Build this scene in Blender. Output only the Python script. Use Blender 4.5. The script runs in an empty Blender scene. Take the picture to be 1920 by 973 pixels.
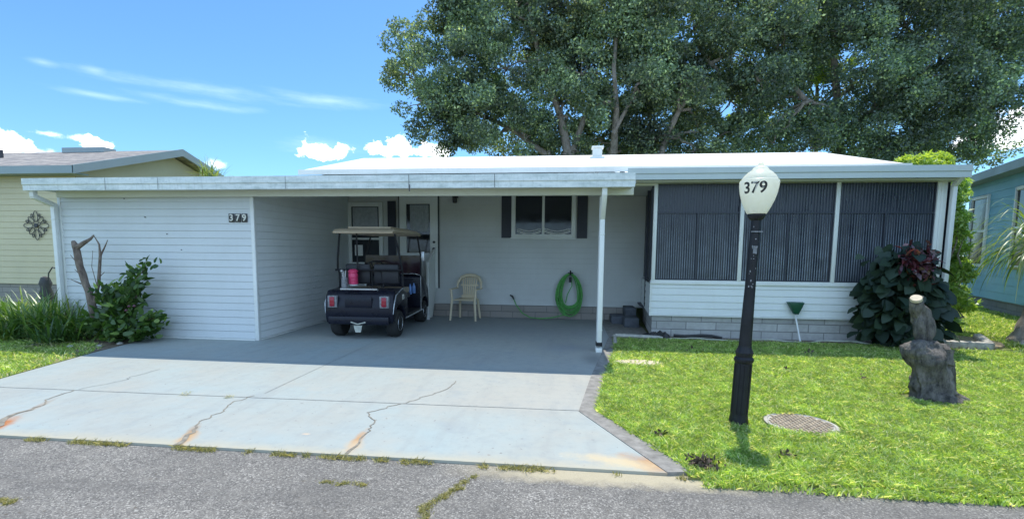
import bpy, bmesh, math, random
import numpy as np
from mathutils import Vector, Matrix, Euler, noise
random.seed(7); rng = np.random.default_rng(7)
PI = math.pi
scene = bpy.context.scene
COL = scene.collection
# ------------------------------------------------------------------ camera
CF = Vector((-0.11268383, 0.98881776, -0.09768207)); CR = Vector((0.99343695, 0.11405836, 0.00858548)); CU = Vector((-0.01963093, 0.09607353, 0.99518064))
CC = Vector((5.33008, -7.78213, 1.59436)); FPX = 907.51; PPY = 558.98
cd = bpy.data.cameras.new('camera'); cam = bpy.data.objects.new('camera', cd); COL.objects.link(cam)
cd.sensor_width = 36; cd.lens = FPX * 36 / 1920; cd.shift_y = (PPY - 486.5) / 1920; cd.clip_start = .05; cd.clip_end = 2000
cam.matrix_world = Matrix(((CR.x, CU.x, -CF.x, CC.x), (CR.y, CU.y, -CF.y, CC.y), (CR.z, CU.z, -CF.z, CC.z), (0, 0, 0, 1)))
scene.camera = cam
def at(px, py, Y):          # a point measured in the photograph, at the depth Y of its plane
    d = CF + CR * ((px - 960) / FPX) - CU * ((py - PPY) / FPX)
    t = (Y - CC.y) / d.y
    return CC + d * t
# ------------------------------------------------------------------ world, sun, exposure
SUNV = Vector((.13, .39, 1.0)).normalized()
ELEV = math.asin(SUNV.z); AZ = math.atan2(SUNV.x, SUNV.y)
w = bpy.data.worlds.new('World'); scene.world = w; w.use_nodes = True
wn = w.node_tree.nodes; wl = w.node_tree.links; wn.clear()
wo = wn.new('ShaderNodeOutputWorld'); bg = wn.new('ShaderNodeBackground'); sky = wn.new('ShaderNodeTexSky')
sky.sky_type = 'NISHITA'; sky.sun_disc = False; sky.sun_elevation = ELEV; sky.sun_rotation = AZ
sky.air_density = 1.0; sky.dust_density = .4; sky.ozone_density = 3.0; sky.altitude = 0
bg.inputs['Strength'].default_value = .15
def wmath(op, a, b=None, c=None, clamp=False):
    n = wn.new('ShaderNodeMath'); n.operation = op; n.use_clamp = clamp
    for i, v in enumerate((a, b, c)):
        if v is None: continue
        if isinstance(v, (int, float)): n.inputs[i].default_value = v
        else: wl.new(v, n.inputs[i])
    return n.outputs[0]
tc = wn.new('ShaderNodeTexCoord'); sep = wn.new('ShaderNodeSeparateXYZ'); wl.new(tc.outputs['Generated'], sep.inputs[0])
DX, DY, DZ = sep.outputs
AZI = wmath('ARCTAN2', DX, DY); HYP = wmath('SQRT', wmath('ADD', wmath('MULTIPLY', DX, DX), wmath('MULTIPLY', DY, DY))); ELE = wmath('ARCTAN2', DZ, HYP)
def wnoise(sx, sy, scale, detail=8, rough=.6, off=0):
    cmb = wn.new('ShaderNodeCombineXYZ'); wl.new(wmath('MULTIPLY_ADD', AZI, sx, off), cmb.inputs[0]); wl.new(wmath('MULTIPLY', ELE, sy), cmb.inputs[1])
    n = wn.new('ShaderNodeTexNoise'); n.inputs['Scale'].default_value = scale; n.inputs['Detail'].default_value = detail; n.inputs['Roughness'].default_value = rough
    wl.new(cmb.outputs[0], n.inputs['Vector']); return n.outputs['Fac']
NP = wnoise(1, 1, 34); NW = wnoise(1, 5.5, 9, 7, .62, 3.1)
def azel(px, py):
    d = (CF + CR * ((px - 960) / FPX) - CU * ((py - PPY) / FPX)).normalized()
    return math.atan2(d.x, d.y), math.asin(d.z)
def blob(px, py, rx, ry, nz, amp, lo, hi, flat=False):
    a, e = azel(px, py); rx /= FPX; ry /= FPX
    u = wmath('DIVIDE', wmath('SUBTRACT', AZI, a), rx); v = wmath('DIVIDE', wmath('SUBTRACT', ELE, e), ry)
    if flat: v = wmath('MULTIPLY', v, wmath('ADD', 1, wmath('MULTIPLY', wmath('LESS_THAN', v, 0), 1.3)))
    r = wmath('SQRT', wmath('ADD', wmath('MULTIPLY', u, u), wmath('MULTIPLY', v, v)))
    s = wmath('ADD', wmath('SUBTRACT', 1, r), wmath('MULTIPLY', wmath('SUBTRACT', nz, .5), amp))
    m = wn.new('ShaderNodeMapRange'); m.interpolation_type = 'SMOOTHSTEP'; m.inputs['From Min'].default_value = lo; m.inputs['From Max'].default_value = hi
    wl.new(s, m.inputs['Value']); return m.outputs['Result']
cum = None
for b in [(608, 290, 50, 26), (742, 284, 52, 28), (800, 286, 46, 22), (12, 274, 34, 24), (60, 286, 40, 10), (182, 276, 24, 16), (1900, 255, 62, 46), (92, 252, 30, 6), (136, 258, 24, 7), (404, 308, 24, 10)]:
    small = b[3] < 11
    o = blob(*b, NP, 2.6 if not small else 3.2, .1 if not small else .1, .38 if not small else 1.3, not small)
    cum = o if cum is None else wmath('MAXIMUM', cum, o)
cir = None
for b in [(370, 166, 160, 12), (180, 178, 70, 6), (360, 194, 120, 9), (620, 190, 130, 12), (600, 275, 90, 14), (178, 132, 22, 8), (80, 118, 20, 7)]:
    o = blob(*b, NW, 2.2, -.1, 1.9)
    cir = o if cir is None else wmath('MAXIMUM', cir, o)
tint = wn.new('ShaderNodeMixRGB'); tint.blend_type = 'MULTIPLY'; tint.inputs['Fac'].default_value = 1; wl.new(sky.outputs[0], tint.inputs['Color1']); tint.inputs['Color2'].default_value = (.40, .60, .73, 1)
# added bluish cloud veil behind the camera, fills the shaded fronts with light
NV = wnoise(1, 1.6, 2.2, 6, .6, 9.0)
fill_veil = wn.new('ShaderNodeMapRange'); fill_veil.interpolation_type = 'SMOOTHSTEP'; fill_veil.inputs['From Min'].default_value = .05; fill_veil.inputs['From Max'].default_value = -.5; wl.new(DY, fill_veil.inputs['Value'])
vm = wn.new('ShaderNodeMapRange'); vm.inputs['From Min'].default_value = .38; vm.inputs['From Max'].default_value = .56; wl.new(NV, vm.inputs['Value'])
mx0 = wn.new('ShaderNodeMixRGB'); wl.new(wmath('MULTIPLY', fill_veil.outputs[0], wmath('MULTIPLY_ADD', vm.outputs[0], .6, .3)), mx0.inputs['Fac']); wl.new(tint.outputs[0], mx0.inputs['Color1']); mx0.inputs['Color2'].default_value = (3.8, 5.4, 7.5, 1)
mx1 = wn.new('ShaderNodeMixRGB'); wl.new(wmath('MULTIPLY', cir, .34), mx1.inputs['Fac']); wl.new(mx0.outputs[0], mx1.inputs['Color1']); mx1.inputs['Color2'].default_value = (5.0, 6.2, 7.3, 1)
mx2 = wn.new('ShaderNodeMixRGB'); wl.new(cum, mx2.inputs['Fac']); wl.new(mx1.outputs[0], mx2.inputs['Color1']); mx2.inputs['Color2'].default_value = (8.0, 8.4, 8.8, 1)
wl.new(mx2.outputs[0], bg.inputs['Color']); wl.new(bg.outputs[0], wo.inputs['Surface'])
sl = bpy.data.lights.new('sun', 'SUN'); sun = bpy.data.objects.new('sun', sl); COL.objects.link(sun)
sl.energy = 2.7; sl.angle = math.radians(.5); sl.color = (1, .93, .80)
sun.rotation_euler = SUNV.to_track_quat('Z', 'Y').to_euler(); sun.location = (0, 0, 30)
scene.view_settings.view_transform = 'Standard'; scene.view_settings.look = 'None'; scene.view_settings.gamma = 1; scene.view_settings.exposure = .95
scene.cycles.max_bounces = 7; scene.cycles.transparent_max_bounces = 12; scene.cycles.sample_clamp_indirect = 6

# ------------------------------------------------------------------ materials
def nodes(m):
    m.use_nodes = True; return m.node_tree.nodes, m.node_tree.links
class NB:
    def __init__(s, name):
        s.m = bpy.data.materials.new(name); s.n, s.l = nodes(s.m); s.b = s.n['Principled BSDF']; s.tc = s.n.new('ShaderNodeTexCoord'); s.geo = None
    def put(s, v, sock):
        if isinstance(v, (int, float)): sock.default_value = v
        elif isinstance(v, (tuple, list)): sock.default_value = tuple(v) + ((1,) if len(v) == 3 and len(sock.default_value) == 4 else ())
        else: s.l.new(v, sock)
    def pos(s):
        if s.geo is None: s.geo = s.n.new('ShaderNodeNewGeometry')
        return s.geo.outputs['Position']
    def mapv(s, scale=(1, 1, 1), loc=(0, 0, 0), rot=(0, 0, 0)):
        n = s.n.new('ShaderNodeMapping'); n.inputs['Scale'].default_value = scale; n.inputs['Location'].default_value = loc; n.inputs['Rotation'].default_value = rot; s.l.new(s.pos(), n.inputs['Vector']); return n.outputs[0]
    def noise(s, scale, detail=4, rough=.55, vec=None):
        n = s.n.new('ShaderNodeTexNoise'); n.inputs['Scale'].default_value = scale; n.inputs['Detail'].default_value = detail; n.inputs['Roughness'].default_value = rough; s.l.new(vec or s.pos(), n.inputs['Vector']); return n.outputs['Fac']
    def ramp(s, fac, stops):
        n = s.n.new('ShaderNodeValToRGB'); cr = n.color_ramp
        while len(cr.elements) < len(stops): cr.elements.new(.5)
        for e, (p, c) in zip(cr.elements, stops): e.position = p; e.color = tuple(c) + (1,) if len(c) == 3 else c
        s.l.new(fac, n.inputs[0]); return n.outputs[0]
    def r(s, fac, lo, hi, a=0., b=1.):
        n = s.n.new('ShaderNodeMapRange'); n.inputs['From Min'].default_value = lo; n.inputs['From Max'].default_value = hi; n.inputs['To Min'].default_value = a; n.inputs['To Max'].default_value = b; s.put(fac, n.inputs['Value']); return n.outputs[0]
    def mix(s, f, a, b, mode='MIX'):
        n = s.n.new('ShaderNodeMixRGB'); n.blend_type = mode; s.put(f, n.inputs[0]); s.put(a, n.inputs[1]); s.put(b, n.inputs[2]); return n.outputs[0]
    def math(s, op, a, b=0.):
        n = s.n.new('ShaderNodeMath'); n.operation = op; s.put(a, n.inputs[0]); s.put(b, n.inputs[1]); return n.outputs[0]
    def xyz(s):
        n = s.n.new('ShaderNodeSeparateXYZ'); s.l.new(s.pos(), n.inputs[0]); return n.outputs
    def bump(s, h, st=.3, dist=.01):
        n = s.n.new('ShaderNodeBump'); n.inputs['Strength'].default_value = st; n.inputs['Distance'].default_value = dist; s.l.new(h, n.inputs['Height']); s.l.new(n.outputs[0], s.b.inputs['Normal'])
    def island(s):
        s.pos(); return s.geo.outputs['Random Per Island']
    def set(s, col=None, rough=None, metal=None, **k):
        if col is not None: s.put(col, s.b.inputs['Base Color'])
        if rough is not None: s.put(rough, s.b.inputs['Roughness'])
        if metal is not None: s.put(metal, s.b.inputs['Metallic'])
        for kk, v in k.items(): s.put(v, s.b.inputs[kk.replace('_', ' ')])
        return s
def simple(name, col, rough=.5, var=.12, scale=6, metal=0, bump=0, spec=.5):
    b = NB(name); f = b.noise(scale, 6, .6)
    b.set(b.mix(b.r(f, .3, .7), tuple(c * (1 - var) for c in col), tuple(min(1, c * (1 + var)) for c in col)), b.r(f, .3, .7, max(.02, rough - .08), min(1, rough + .08)), metal)
    b.b.inputs['Specular IOR Level'].default_value = spec
    if bump: b.bump(b.noise(scale * 8, 4), bump, .01)
    return b.m
def siding_mat(name, col, dirt, rough=.5, zlo=None):
    b = NB(name); x, y, z = b.xyz()
    f = b.noise(1.3, 6, .65); st = b.noise(3, 5, .6, b.mapv((6, 6, .35))); g = b.noise(40, 4, .7)
    c = b.mix(b.math('MULTIPLY', b.r(f, .4, .75), .35), col, dirt)
    c = b.mix(b.math('MULTIPLY', b.r(st, .5, .8), .14), c, dirt)
    c = b.mix(b.math('MULTIPLY', b.r(g, .62, .78), .25), c, dirt)
    b.set(c, b.r(f, .3, .7, rough - .08, rough + .1)); b.bump(b.noise(3, 3, .5, b.mapv((.5, .5, 3))), .06, .01)
    return b.m
M = {}
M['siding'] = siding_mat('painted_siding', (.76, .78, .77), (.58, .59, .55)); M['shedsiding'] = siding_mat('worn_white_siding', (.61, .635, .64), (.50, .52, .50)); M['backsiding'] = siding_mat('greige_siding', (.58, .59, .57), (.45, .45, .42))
M['trim'] = siding_mat('white_trim', (.76, .77, .74), (.50, .50, .44), .45)
M['beam'] = siding_mat('cream_beam', (.66, .66, .56), (.46, .46, .38))
M['yellow'] = siding_mat('yellow_siding', (.60, .52, .34), (.48, .43, .30))
M['turq'] = siding_mat('turquoise_siding', (.17, .39, .49), (.14, .33, .41))
M['bluetrim'] = siding_mat('grey_blue_trim', (.28, .34, .36), (.22, .27, .29))
def m_fascia():
    b = NB('weathered_fascia'); f = b.noise(5, 8, .7, b.mapv((.6, 1, 2.5))); g = b.noise(16, 6, .7); st = b.noise(4, 4, .6, b.mapv((7, 7, .4)))
    c = b.ramp(f, [(.32, (.46, .51, .49)), (.5, (.66, .70, .68)), (.68, (.78, .80, .78))])
    c = b.mix(b.math('MULTIPLY', b.r(g, .52, .7), .45), c, (.33, .37, .35)); c = b.mix(b.math('MULTIPLY', b.r(st, .52, .8), .38), c, (.36, .37, .33))
    return b.set(c, .45).m
M['fascia'] = m_fascia(); M['greyfascia'] = siding_mat('grey_green_fascia', (.50, .55, .54), (.36, .40, .39))
def m_roof():
    b = NB('white_roof_coating'); f = b.noise(2.5, 7, .65)
    st = b.noise(3, 5, .65, b.mapv((5, .5, 1))); c = b.ramp(f, [(.3, (.66, .64, .60)), (.6, (.84, .84, .82))]); return b.set(b.mix(b.math('MULTIPLY', b.r(st, .5, .75), .5), c, (.45, .43, .39)), .55).m
M['roof'] = m_roof()
def m_shingle():
    b = NB('asphalt_shingles'); v = b.mapv((1, 1, 1), rot=(math.radians(-15), 0, 0))
    br = b.n.new('ShaderNodeTexBrick'); b.l.new(v, br.inputs['Vector']); br.inputs['Scale'].default_value = 1; br.inputs['Brick Width'].default_value = .3; br.inputs['Row Height'].default_value = .14
    br.inputs['Mortar Size'].default_value = .006; br.inputs['Color1'].default_value = (.34, .32, .30, 1); br.inputs['Color2'].default_value = (.19, .19, .20, 1); br.inputs['Mortar'].default_value = (.13, .12, .12, 1); br.inputs['Bias'].default_value = -.1
    n = b.noise(1.9, 5, .75, b.mapv((1.2, 2.2, 1)))
    c = b.mix(.68, br.outputs['Color'], b.ramp(n, [(.38, (.10, .105, .125)), (.48, (.22, .19, .17)), (.55, (.30, .28, .26)), (.62, (.42, .36, .31))]))
    b.set(c, .9); b.bump(br.outputs['Fac'], .4, .01); return b.m
M['shingle'] = m_shingle()
def m_block(name, c1, c2, mortar, bw=.54, rh=.15, axis='x'):
    b = NB(name); x, y, z = b.xyz(); cb = b.n.new('ShaderNodeCombineXYZ'); b.l.new(x if axis == 'x' else y, cb.inputs[0]); b.l.new(z, cb.inputs[1])
    br = b.n.new('ShaderNodeTexBrick'); b.l.new(cb.outputs[0], br.inputs['Vector']); br.inputs['Scale'].default_value = 1; br.inputs['Brick Width'].default_value = bw; br.inputs['Row Height'].default_value = rh
    br.inputs['Mortar Size'].default_value = .008; br.inputs['Mortar Smooth'].default_value = .2; br.inputs['Color1'].default_value = c1 + (1,); br.inputs['Color2'].default_value = c2 + (1,); br.inputs['Mortar'].default_value = mortar + (1,)
    n = b.noise(9, 7, .7)
    c = b.mix(b.r(n, .35, .7, 0, .55), br.outputs['Color'], (.27, .26, .25)); b.set(c, .9)
    h = b.math('ADD', b.math('MULTIPLY', br.outputs['Fac'], -1.), b.math('MULTIPLY', n, .8)); b.bump(h, .6, .015); return b.m
M['block'] = m_block('grey_block', (.50, .49, .47), (.40, .395, .38), (.20, .195, .19))
M['blockdark'] = m_block('brown_block', (.36, .31, .27), (.28, .25, .22), (.15, .14, .13))
M['blockfar'] = m_block('neighbour_block', (.25, .24, .23), (.19, .18, .18), (.11, .11, .11), axis='y')
def m_drive():
    b = NB('painted_concrete'); x, y, z = b.xyz()
    f = b.noise(.9, 7, .62); g = b.noise(7, 7, .7); fine = b.noise(60, 4, .7); sc = b.noise(3.5, 8, .75, b.mapv((1, 3, 1), rot=(0, 0, .5)))
    c = b.ramp(f, [(.3, (.32, .33, .305)), (.5, (.32, .355, .345)), (.7, (.305, .365, .37))])
    warm = b.math('MULTIPLY', b.r(x, 2.2, 5.4), b.math('MULTIPLY', b.r(y, -3.3, -2.9), .75)); c = b.mix(warm, c, (.355, .345, .31))
    c = b.mix(b.math('MULTIPLY', b.r(g, .5, .72), .4), c, (.25, .275, .28))
    c = b.mix(b.math('MULTIPLY', b.r(sc, .63, .72), .6), c, (.26, .27, .26))
    c = b.mix(b.math('MULTIPLY', b.r(fine, .60, .75), .35), c, (.20, .22, .225))
    spots = b.noise(22, 3, .5); c = b.mix(b.r(spots, .68, .72), c, (.21, .21, .2)); spots2 = b.noise(15, 2, .5, b.mapv(loc=(5, 3, 0))); c = b.mix(b.math('MULTIPLY', b.r(spots2, .72, .76), .35), c, (.42, .45, .44))
    tyre = b.noise(2.2, 5, .6, b.mapv((2.4, .35, 1))); c = b.mix(b.math('MULTIPLY', b.r(tyre, .5, .72), .4), c, (.25, .265, .265)); blot = b.noise(1.7, 6, .7, b.mapv(loc=(3, 7, 0))); c = b.mix(b.math('MULTIPLY', b.r(blot, .52, .66), .35), c, (.37, .36, .32)); c = b.mix(b.math('MULTIPLY', b.r(blot, .44, .34), .4), c, (.25, .29, .31))
    inner_shade = b.math('MULTIPLY', b.r(y, .3, 1.6), .5); c = b.mix(inner_shade, c, (.26, .29, .32))  # carport shade put into the floor colour, darker towards the back
    # road side lip is worn to bare sandy concrete
    lip = b.math('MULTIPLY', b.r(b.math('ADD', y, b.math('MULTIPLY', g, .25)), -4.02, -4.2), .85); c = b.mix(lip, c, (.40, .37, .28))
    def rust(cx, cy, rx, ry, ang, colr, amt=1.):
        nonlocal c
        u = b.math('SUBTRACT', x, cx); v = b.math('SUBTRACT', y, cy); ca, sa = math.cos(ang), math.sin(ang)
        uu = b.math('DIVIDE', b.math('ADD', b.math('MULTIPLY', u, ca), b.math('MULTIPLY', v, sa)), rx); vv = b.math('DIVIDE', b.math('SUBTRACT', b.math('MULTIPLY', v, ca), b.math('MULTIPLY', u, sa)), ry)
        r = b.math('SQRT', b.math('ADD', b.math('MULTIPLY', uu, uu), b.math('MULTIPLY', vv, vv)))
        s = b.math('ADD', r, b.math('MULTIPLY', b.math('SUBTRACT', g, .5), 1.6)); c = b.mix(b.math('MULTIPLY', b.r(s, 1., .25), amt), c, colr)
    rust(6.0, -4.17, .34, .15, -.55, (.36, .20, .10)); rust(5.75, -4.15, .45, .12, -.2, (.52, .42, .26), .8); rust(.30, -4.12, .10, .30, .45, (.38, .15, .05)); rust(2.12, -4.08, .06, .28, .42, (.30, .2, .12)); rust(2.17, -4.17, .09, .2, .42, (.45, .3, .16), .8)
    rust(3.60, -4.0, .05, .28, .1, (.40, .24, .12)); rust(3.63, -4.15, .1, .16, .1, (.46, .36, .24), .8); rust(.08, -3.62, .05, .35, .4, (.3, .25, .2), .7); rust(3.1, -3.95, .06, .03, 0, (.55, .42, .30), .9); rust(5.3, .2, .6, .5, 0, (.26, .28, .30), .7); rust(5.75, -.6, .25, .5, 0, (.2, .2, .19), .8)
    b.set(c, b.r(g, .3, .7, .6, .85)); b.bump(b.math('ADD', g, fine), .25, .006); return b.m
M['drive'] = m_drive()
def m_road():
    b = NB('asphalt'); v = b.n.new('ShaderNodeTexVoronoi'); b.l.new(b.pos(), v.inputs['Vector']); v.inputs['Scale'].default_value = 120
    vs = b.n.new('ShaderNodeSeparateXYZ'); b.l.new(v.outputs['Color'], vs.inputs[0])
    big = b.noise(1.2, 6, .65); mid = b.noise(9, 5, .6); fine = b.noise(180, 2, .6)
    c = b.ramp(vs.outputs[0], [(0, (.095, .089, .083)), (.35, (.155, .147, .137)), (.65, (.215, .205, .19)), (.88, (.32, .305, .28)), (1, (.48, .46, .42))])
    c = b.mix(b.r(big, .35, .62, .5, 0), c, (.09, .086, .082)); c = b.mix(b.r(mid, .45, .7, 0, .4), c, (.25, .235, .21)); tr = b.noise(1.6, 4, .5, b.mapv((.25, 2.2, 1))); c = b.mix(b.r(tr, .48, .68, 0, .35), c, (.11, .105, .10)); fl = b.noise(26, 3, .5); c = b.mix(b.r(fl, .68, .74, 0, .7), c, (.10, .08, .06))
    x, y, z = b.xyz(); sand = b.math('MULTIPLY', b.r(b.math('ADD', y, b.math('MULTIPLY', mid, .18)), -4.46, -4.33), b.math('MULTIPLY', b.r(x, 4.4, 5.2), b.r(x, 6.8, 6.3))); c = b.mix(b.math('MULTIPLY', sand, .85), c, (.48, .42, .29))
    b.set(c, .9); b.bump(b.math('ADD', vs.outputs[1], fine), .7, .006); return b.m
M['road'] = m_road()
def m_soil():
    b = NB('soil'); f = b.noise(6, 8, .75); g = b.noise(40, 4, .7); c = b.ramp(f, [(.3, (.10, .075, .05)), (.5, (.19, .145, .10)), (.7, (.32, .26, .18))]); c = b.mix(b.r(g, .55, .75, 0, .6), c, (.06, .045, .03)); b.set(c, .95); b.bump(f, .8, .03); return b.m
M['soil'] = m_soil()
def m_turf():
    b = NB('turf_base'); f = b.noise(1.4, 7, .65); g = b.noise(30, 5, .7); c = b.ramp(f, [(.3, (.10, .15, .03)), (.5, (.16, .20, .05)), (.68, (.27, .24, .12))]); c = b.mix(b.r(g, .5, .7, 0, .6), c, (.05, .065, .02)); b.set(c, .95); b.bump(g, .8, .02); return b.m
M['turf'] = m_turf()
def leafmat(name, c1, c2, c3=None, trans=.45, gloss=.12, rough=.45, patch=0, pr=(.5, 1.7)):
    m = bpy.data.materials.new(name); n, l = nodes(m); n.clear()
    out = n.new('ShaderNodeOutputMaterial'); g = n.new('ShaderNodeNewGeometry'); rp = n.new('ShaderNodeValToRGB'); l.new(g.outputs['Random Per Island'], rp.inputs[0])
    rp.color_ramp.elements[0].color = c1 + (1,); rp.color_ramp.elements[0].position = .15; rp.color_ramp.elements[1].color = c2 + (1,); rp.color_ramp.elements[1].position = .85
    if c3: rp.color_ramp.elements[1].position = .8; e = rp.color_ramp.elements.new(.93); e.color = c3 + (1,)
    col = rp.outputs[0]
    if patch:
        nt = n.new('ShaderNodeTexNoise'); nt.inputs['Scale'].default_value = patch; nt.inputs['Detail'].default_value = 5; l.new(g.outputs['Position'], nt.inputs['Vector'])
        mr = n.new('ShaderNodeMapRange'); mr.inputs['From Min'].default_value = .35; mr.inputs['From Max'].default_value = .68; mr.inputs['To Min'].default_value = pr[0]; mr.inputs['To Max'].default_value = pr[1]; l.new(nt.outputs['Fac'], mr.inputs['Value'])
        mx = n.new('ShaderNodeVectorMath'); mx.operation = 'SCALE'; l.new(col, mx.inputs[0]); l.new(mr.outputs[0], mx.inputs['Scale']); col = mx.outputs[0]
    d = n.new('ShaderNodeBsdfDiffuse'); t = n.new('ShaderNodeBsdfTranslucent'); gl = n.new('ShaderNodeBsdfGlossy'); gl.inputs['Roughness'].default_value = rough; gl.inputs['Color'].default_value = (.9, .95, 1, 1)
    tm = n.new('ShaderNodeMixRGB'); tm.blend_type = 'MULTIPLY'; tm.inputs[0].default_value = 1; tm.inputs[2].default_value = (1.5, 1.55, .7, 1); l.new(col, tm.inputs[1])
    l.new(col, d.inputs[0]); l.new(tm.outputs[0], t.inputs[0])
    m1 = n.new('ShaderNodeMixShader'); m1.inputs[0].default_value = trans; l.new(d.outputs[0], m1.inputs[1]); l.new(t.outputs[0], m1.inputs[2])
    m2 = n.new('ShaderNodeMixShader'); m2.inputs[0].default_value = gloss; l.new(m1.outputs[0], m2.inputs[1]); l.new(gl.outputs[0], m2.inputs[2]); l.new(m2.outputs[0], out.inputs[0]); return m
M['oak'] = leafmat('oak_leaves', (.085, .125, .085), (.13, .185, .11), (.40, .46, .22), .40, .05, .5, .55, (.5, 2.1))
M['oakdark'] = leafmat('dark_oak_leaves', (.085, .13, .10), (.13, .19, .125), (.36, .44, .20), .40, .05, .5, .5, (.55, 1.8))
M['limeleaf'] = leafmat('young_leaves', (.30, .42, .06), (.48, .58, .12), None, .5, .06)
M['shrubleaf'] = leafmat('shrub_leaves', (.04, .09, .02), (.10, .18, .04), (.3, .42, .12), .42, .04, .4)
M['tallshrub'] = leafmat('tall_shrub_leaves', (.20, .34, .06), (.40, .55, .12), (.5, .62, .2), .45, .08)
M['figleaf'] = leafmat('dark_broad_leaves', (.018, .035, .022), (.04, .065, .038), None, .12, .035, .5)
M['redleaf'] = leafmat('red_leaves', (.075, .012, .02), (.17, .03, .045), None, .3, .1)
M['strap'] = leafmat('strap_leaves', (.07, .15, .025), (.17, .27, .05), (.35, .38, .12), .42, .08)
M['palmleaf'] = leafmat('palm_leaves', (.16, .24, .06), (.30, .36, .11), (.40, .36, .18), .4, .1)
M['grass'] = leafmat('grass_blades', (.22, .34, .065), (.52, .66, .18), (.85, .80, .48), .44, .05, .5, 5.5, (.80, 1.22))
M['weed'] = leafmat('dry_weeds', (.20, .20, .08), (.50, .45, .24), None, .35, .02)
def m_bark(name, c1, c2, sc=8):
    b = NB(name); f = b.noise(sc, 8, .75, b.mapv((1, 1, .35))); c = b.ramp(f, [(.35, c1), (.65, c2)]); b.set(c, .9); b.bump(f, .9, .03); return b.m
M['bark'] = m_bark('pale_bark', (.15, .13, .11), (.36, .32, .28)); M['deadbark'] = m_bark('dead_bark', (.10, .075, .06), (.27, .21, .17), 14)
M['stump'] = m_bark('charred_stump', (.018, .017, .016), (.22, .195, .17), 12)
M['cutwood'] = simple('cut_wood', (.60, .50, .36), .8, .2, 12)
M['black'] = simple('black_metal', (.016, .016, .019), .5, .3, 9, bump=.2, spec=.3); M['chip'] = simple('chipped_primer', (.22, .22, .23), .6, .5, 30)
M['globe'] = None
def m_globe():
    b = NB('milky_globe'); f = b.noise(9, 6, .7); c = b.mix(b.r(f, .4, .75, 0, .5), (.97, .96, .86), (.90, .88, .70)); n, l = b.n, b.l; out = [q for q in n if q.type == 'OUTPUT_MATERIAL'][0]
    b.set(c, .35); t = n.new('ShaderNodeBsdfTranslucent'); b.put(c, t.inputs[0]); m = n.new('ShaderNodeMixShader'); m.inputs[0].default_value = .62
    l.new(b.b.outputs[0], m.inputs[1]); l.new(t.outputs[0], m.inputs[2]); l.new(m.outputs[0], out.inputs[0]); return b.m
M['globe'] = m_globe()
M['glass'] = simple('dark_glass', (.012, .015, .02), .06, .1); M['navy'] = simple('dark_shutter', (.018, .022, .04), .5, .15)
M['curtain'] = simple('curtain_cloth', (.36, .38, .40), .8, .2, 14); M['curtwhite'] = simple('white_curtain', (.75, .74, .70), .8, .1)
def m_vinyl():
    b = NB('tinted_ribbed_panel'); f = b.noise(2.2, 6, .6); x, y, z = b.xyz()
    b.set(b.ramp(f, [(.3, (.022, .024, .034)), (.7, (.045, .05, .066))]), b.r(f, .3, .7, .22, .4)); return b.m
M['vinyl'] = m_vinyl(); M['rib'] = simple('panel_ribs', (.16, .185, .22), .5, .35, 5); M['rail'] = simple('dark_rail', (.035, .04, .055), .5)
M['beige'] = simple('beige_plastic', (.60, .47, .33), .4, .06); M['cream'] = simple('cream_plastic', (.70, .59, .41), .38, .08)
M['cart'] = simple('black_body_paint', (.008, .009, .018), .3, .2, spec=.3); M['seat'] = simple('black_vinyl', (.015, .015, .02), .5); M['seatbeige'] = simple('tan_cushion', (.36, .30, .24), .6)
M['rubber'] = simple('tyre_rubber', (.02, .02, .02), .8); M['silver'] = simple('silver_trim', (.55, .57, .60), .3, .1, 6, .7); M['white'] = simple('white_plastic', (.75, .76, .76), .4)
M['redlens'] = simple('red_lens', (.30, .012, .03), .15); M['pink'] = simple('pink_plastic', (.75, .06, .17), .35); M['maroon'] = simple('tinted_windscreen', (.035, .016, .022), .12)
M['hose'] = simple('green_hose', (.10, .34, .08), .4, .25, 20); M['greypipe'] = simple('grey_hose', (.42, .42, .36), .6, .3, 10); M['blackhose'] = simple('black_hose', (.02, .02, .02), .5)
M['greenplastic'] = simple('green_plastic', (.008, .07, .04), .35); M['edging'] = simple('concrete_edging', (.42, .40, .36), .9, .3, 12, bump=.5); M['step'] = simple('grey_step', (.10, .11, .13), .85, .3, 8, bump=.4)
M['border'] = simple('aged_border_concrete', (.23, .22, .205), .9, .35, 10, bump=.6); M['crack'] = simple('crack_dirt', (.22, .20, .165), .95, .4, 20); M['joint'] = simple('joint_line', (.25, .265, .26), .95, .3, 20)
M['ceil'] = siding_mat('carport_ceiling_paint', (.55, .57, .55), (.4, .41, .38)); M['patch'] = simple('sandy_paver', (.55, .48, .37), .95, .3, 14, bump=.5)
M['studs'] = simple('rusty_studs', (.36, .29, .21), .8, .4, 14); M['iron'] = simple('wrought_iron', (.05, .05, .055), .6, .3, 20); M['mulch'] = simple('mulch', (.34, .27, .18), .95, .45, 30, bump=.9); M['debris'] = simple('dead_leaves', (.10, .07, .05), .9, .6, 40)
M['tile'] = simple('black_tile', (.03, .03, .03), .4); M['digit'] = simple('white_digit', (.72, .70, .62), .5); M['blkdigit'] = simple('black_digit', (.015, .015, .015), .5); M['bluebottle'] = simple('blue_bottle', (.12, .25, .55), .3)

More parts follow.
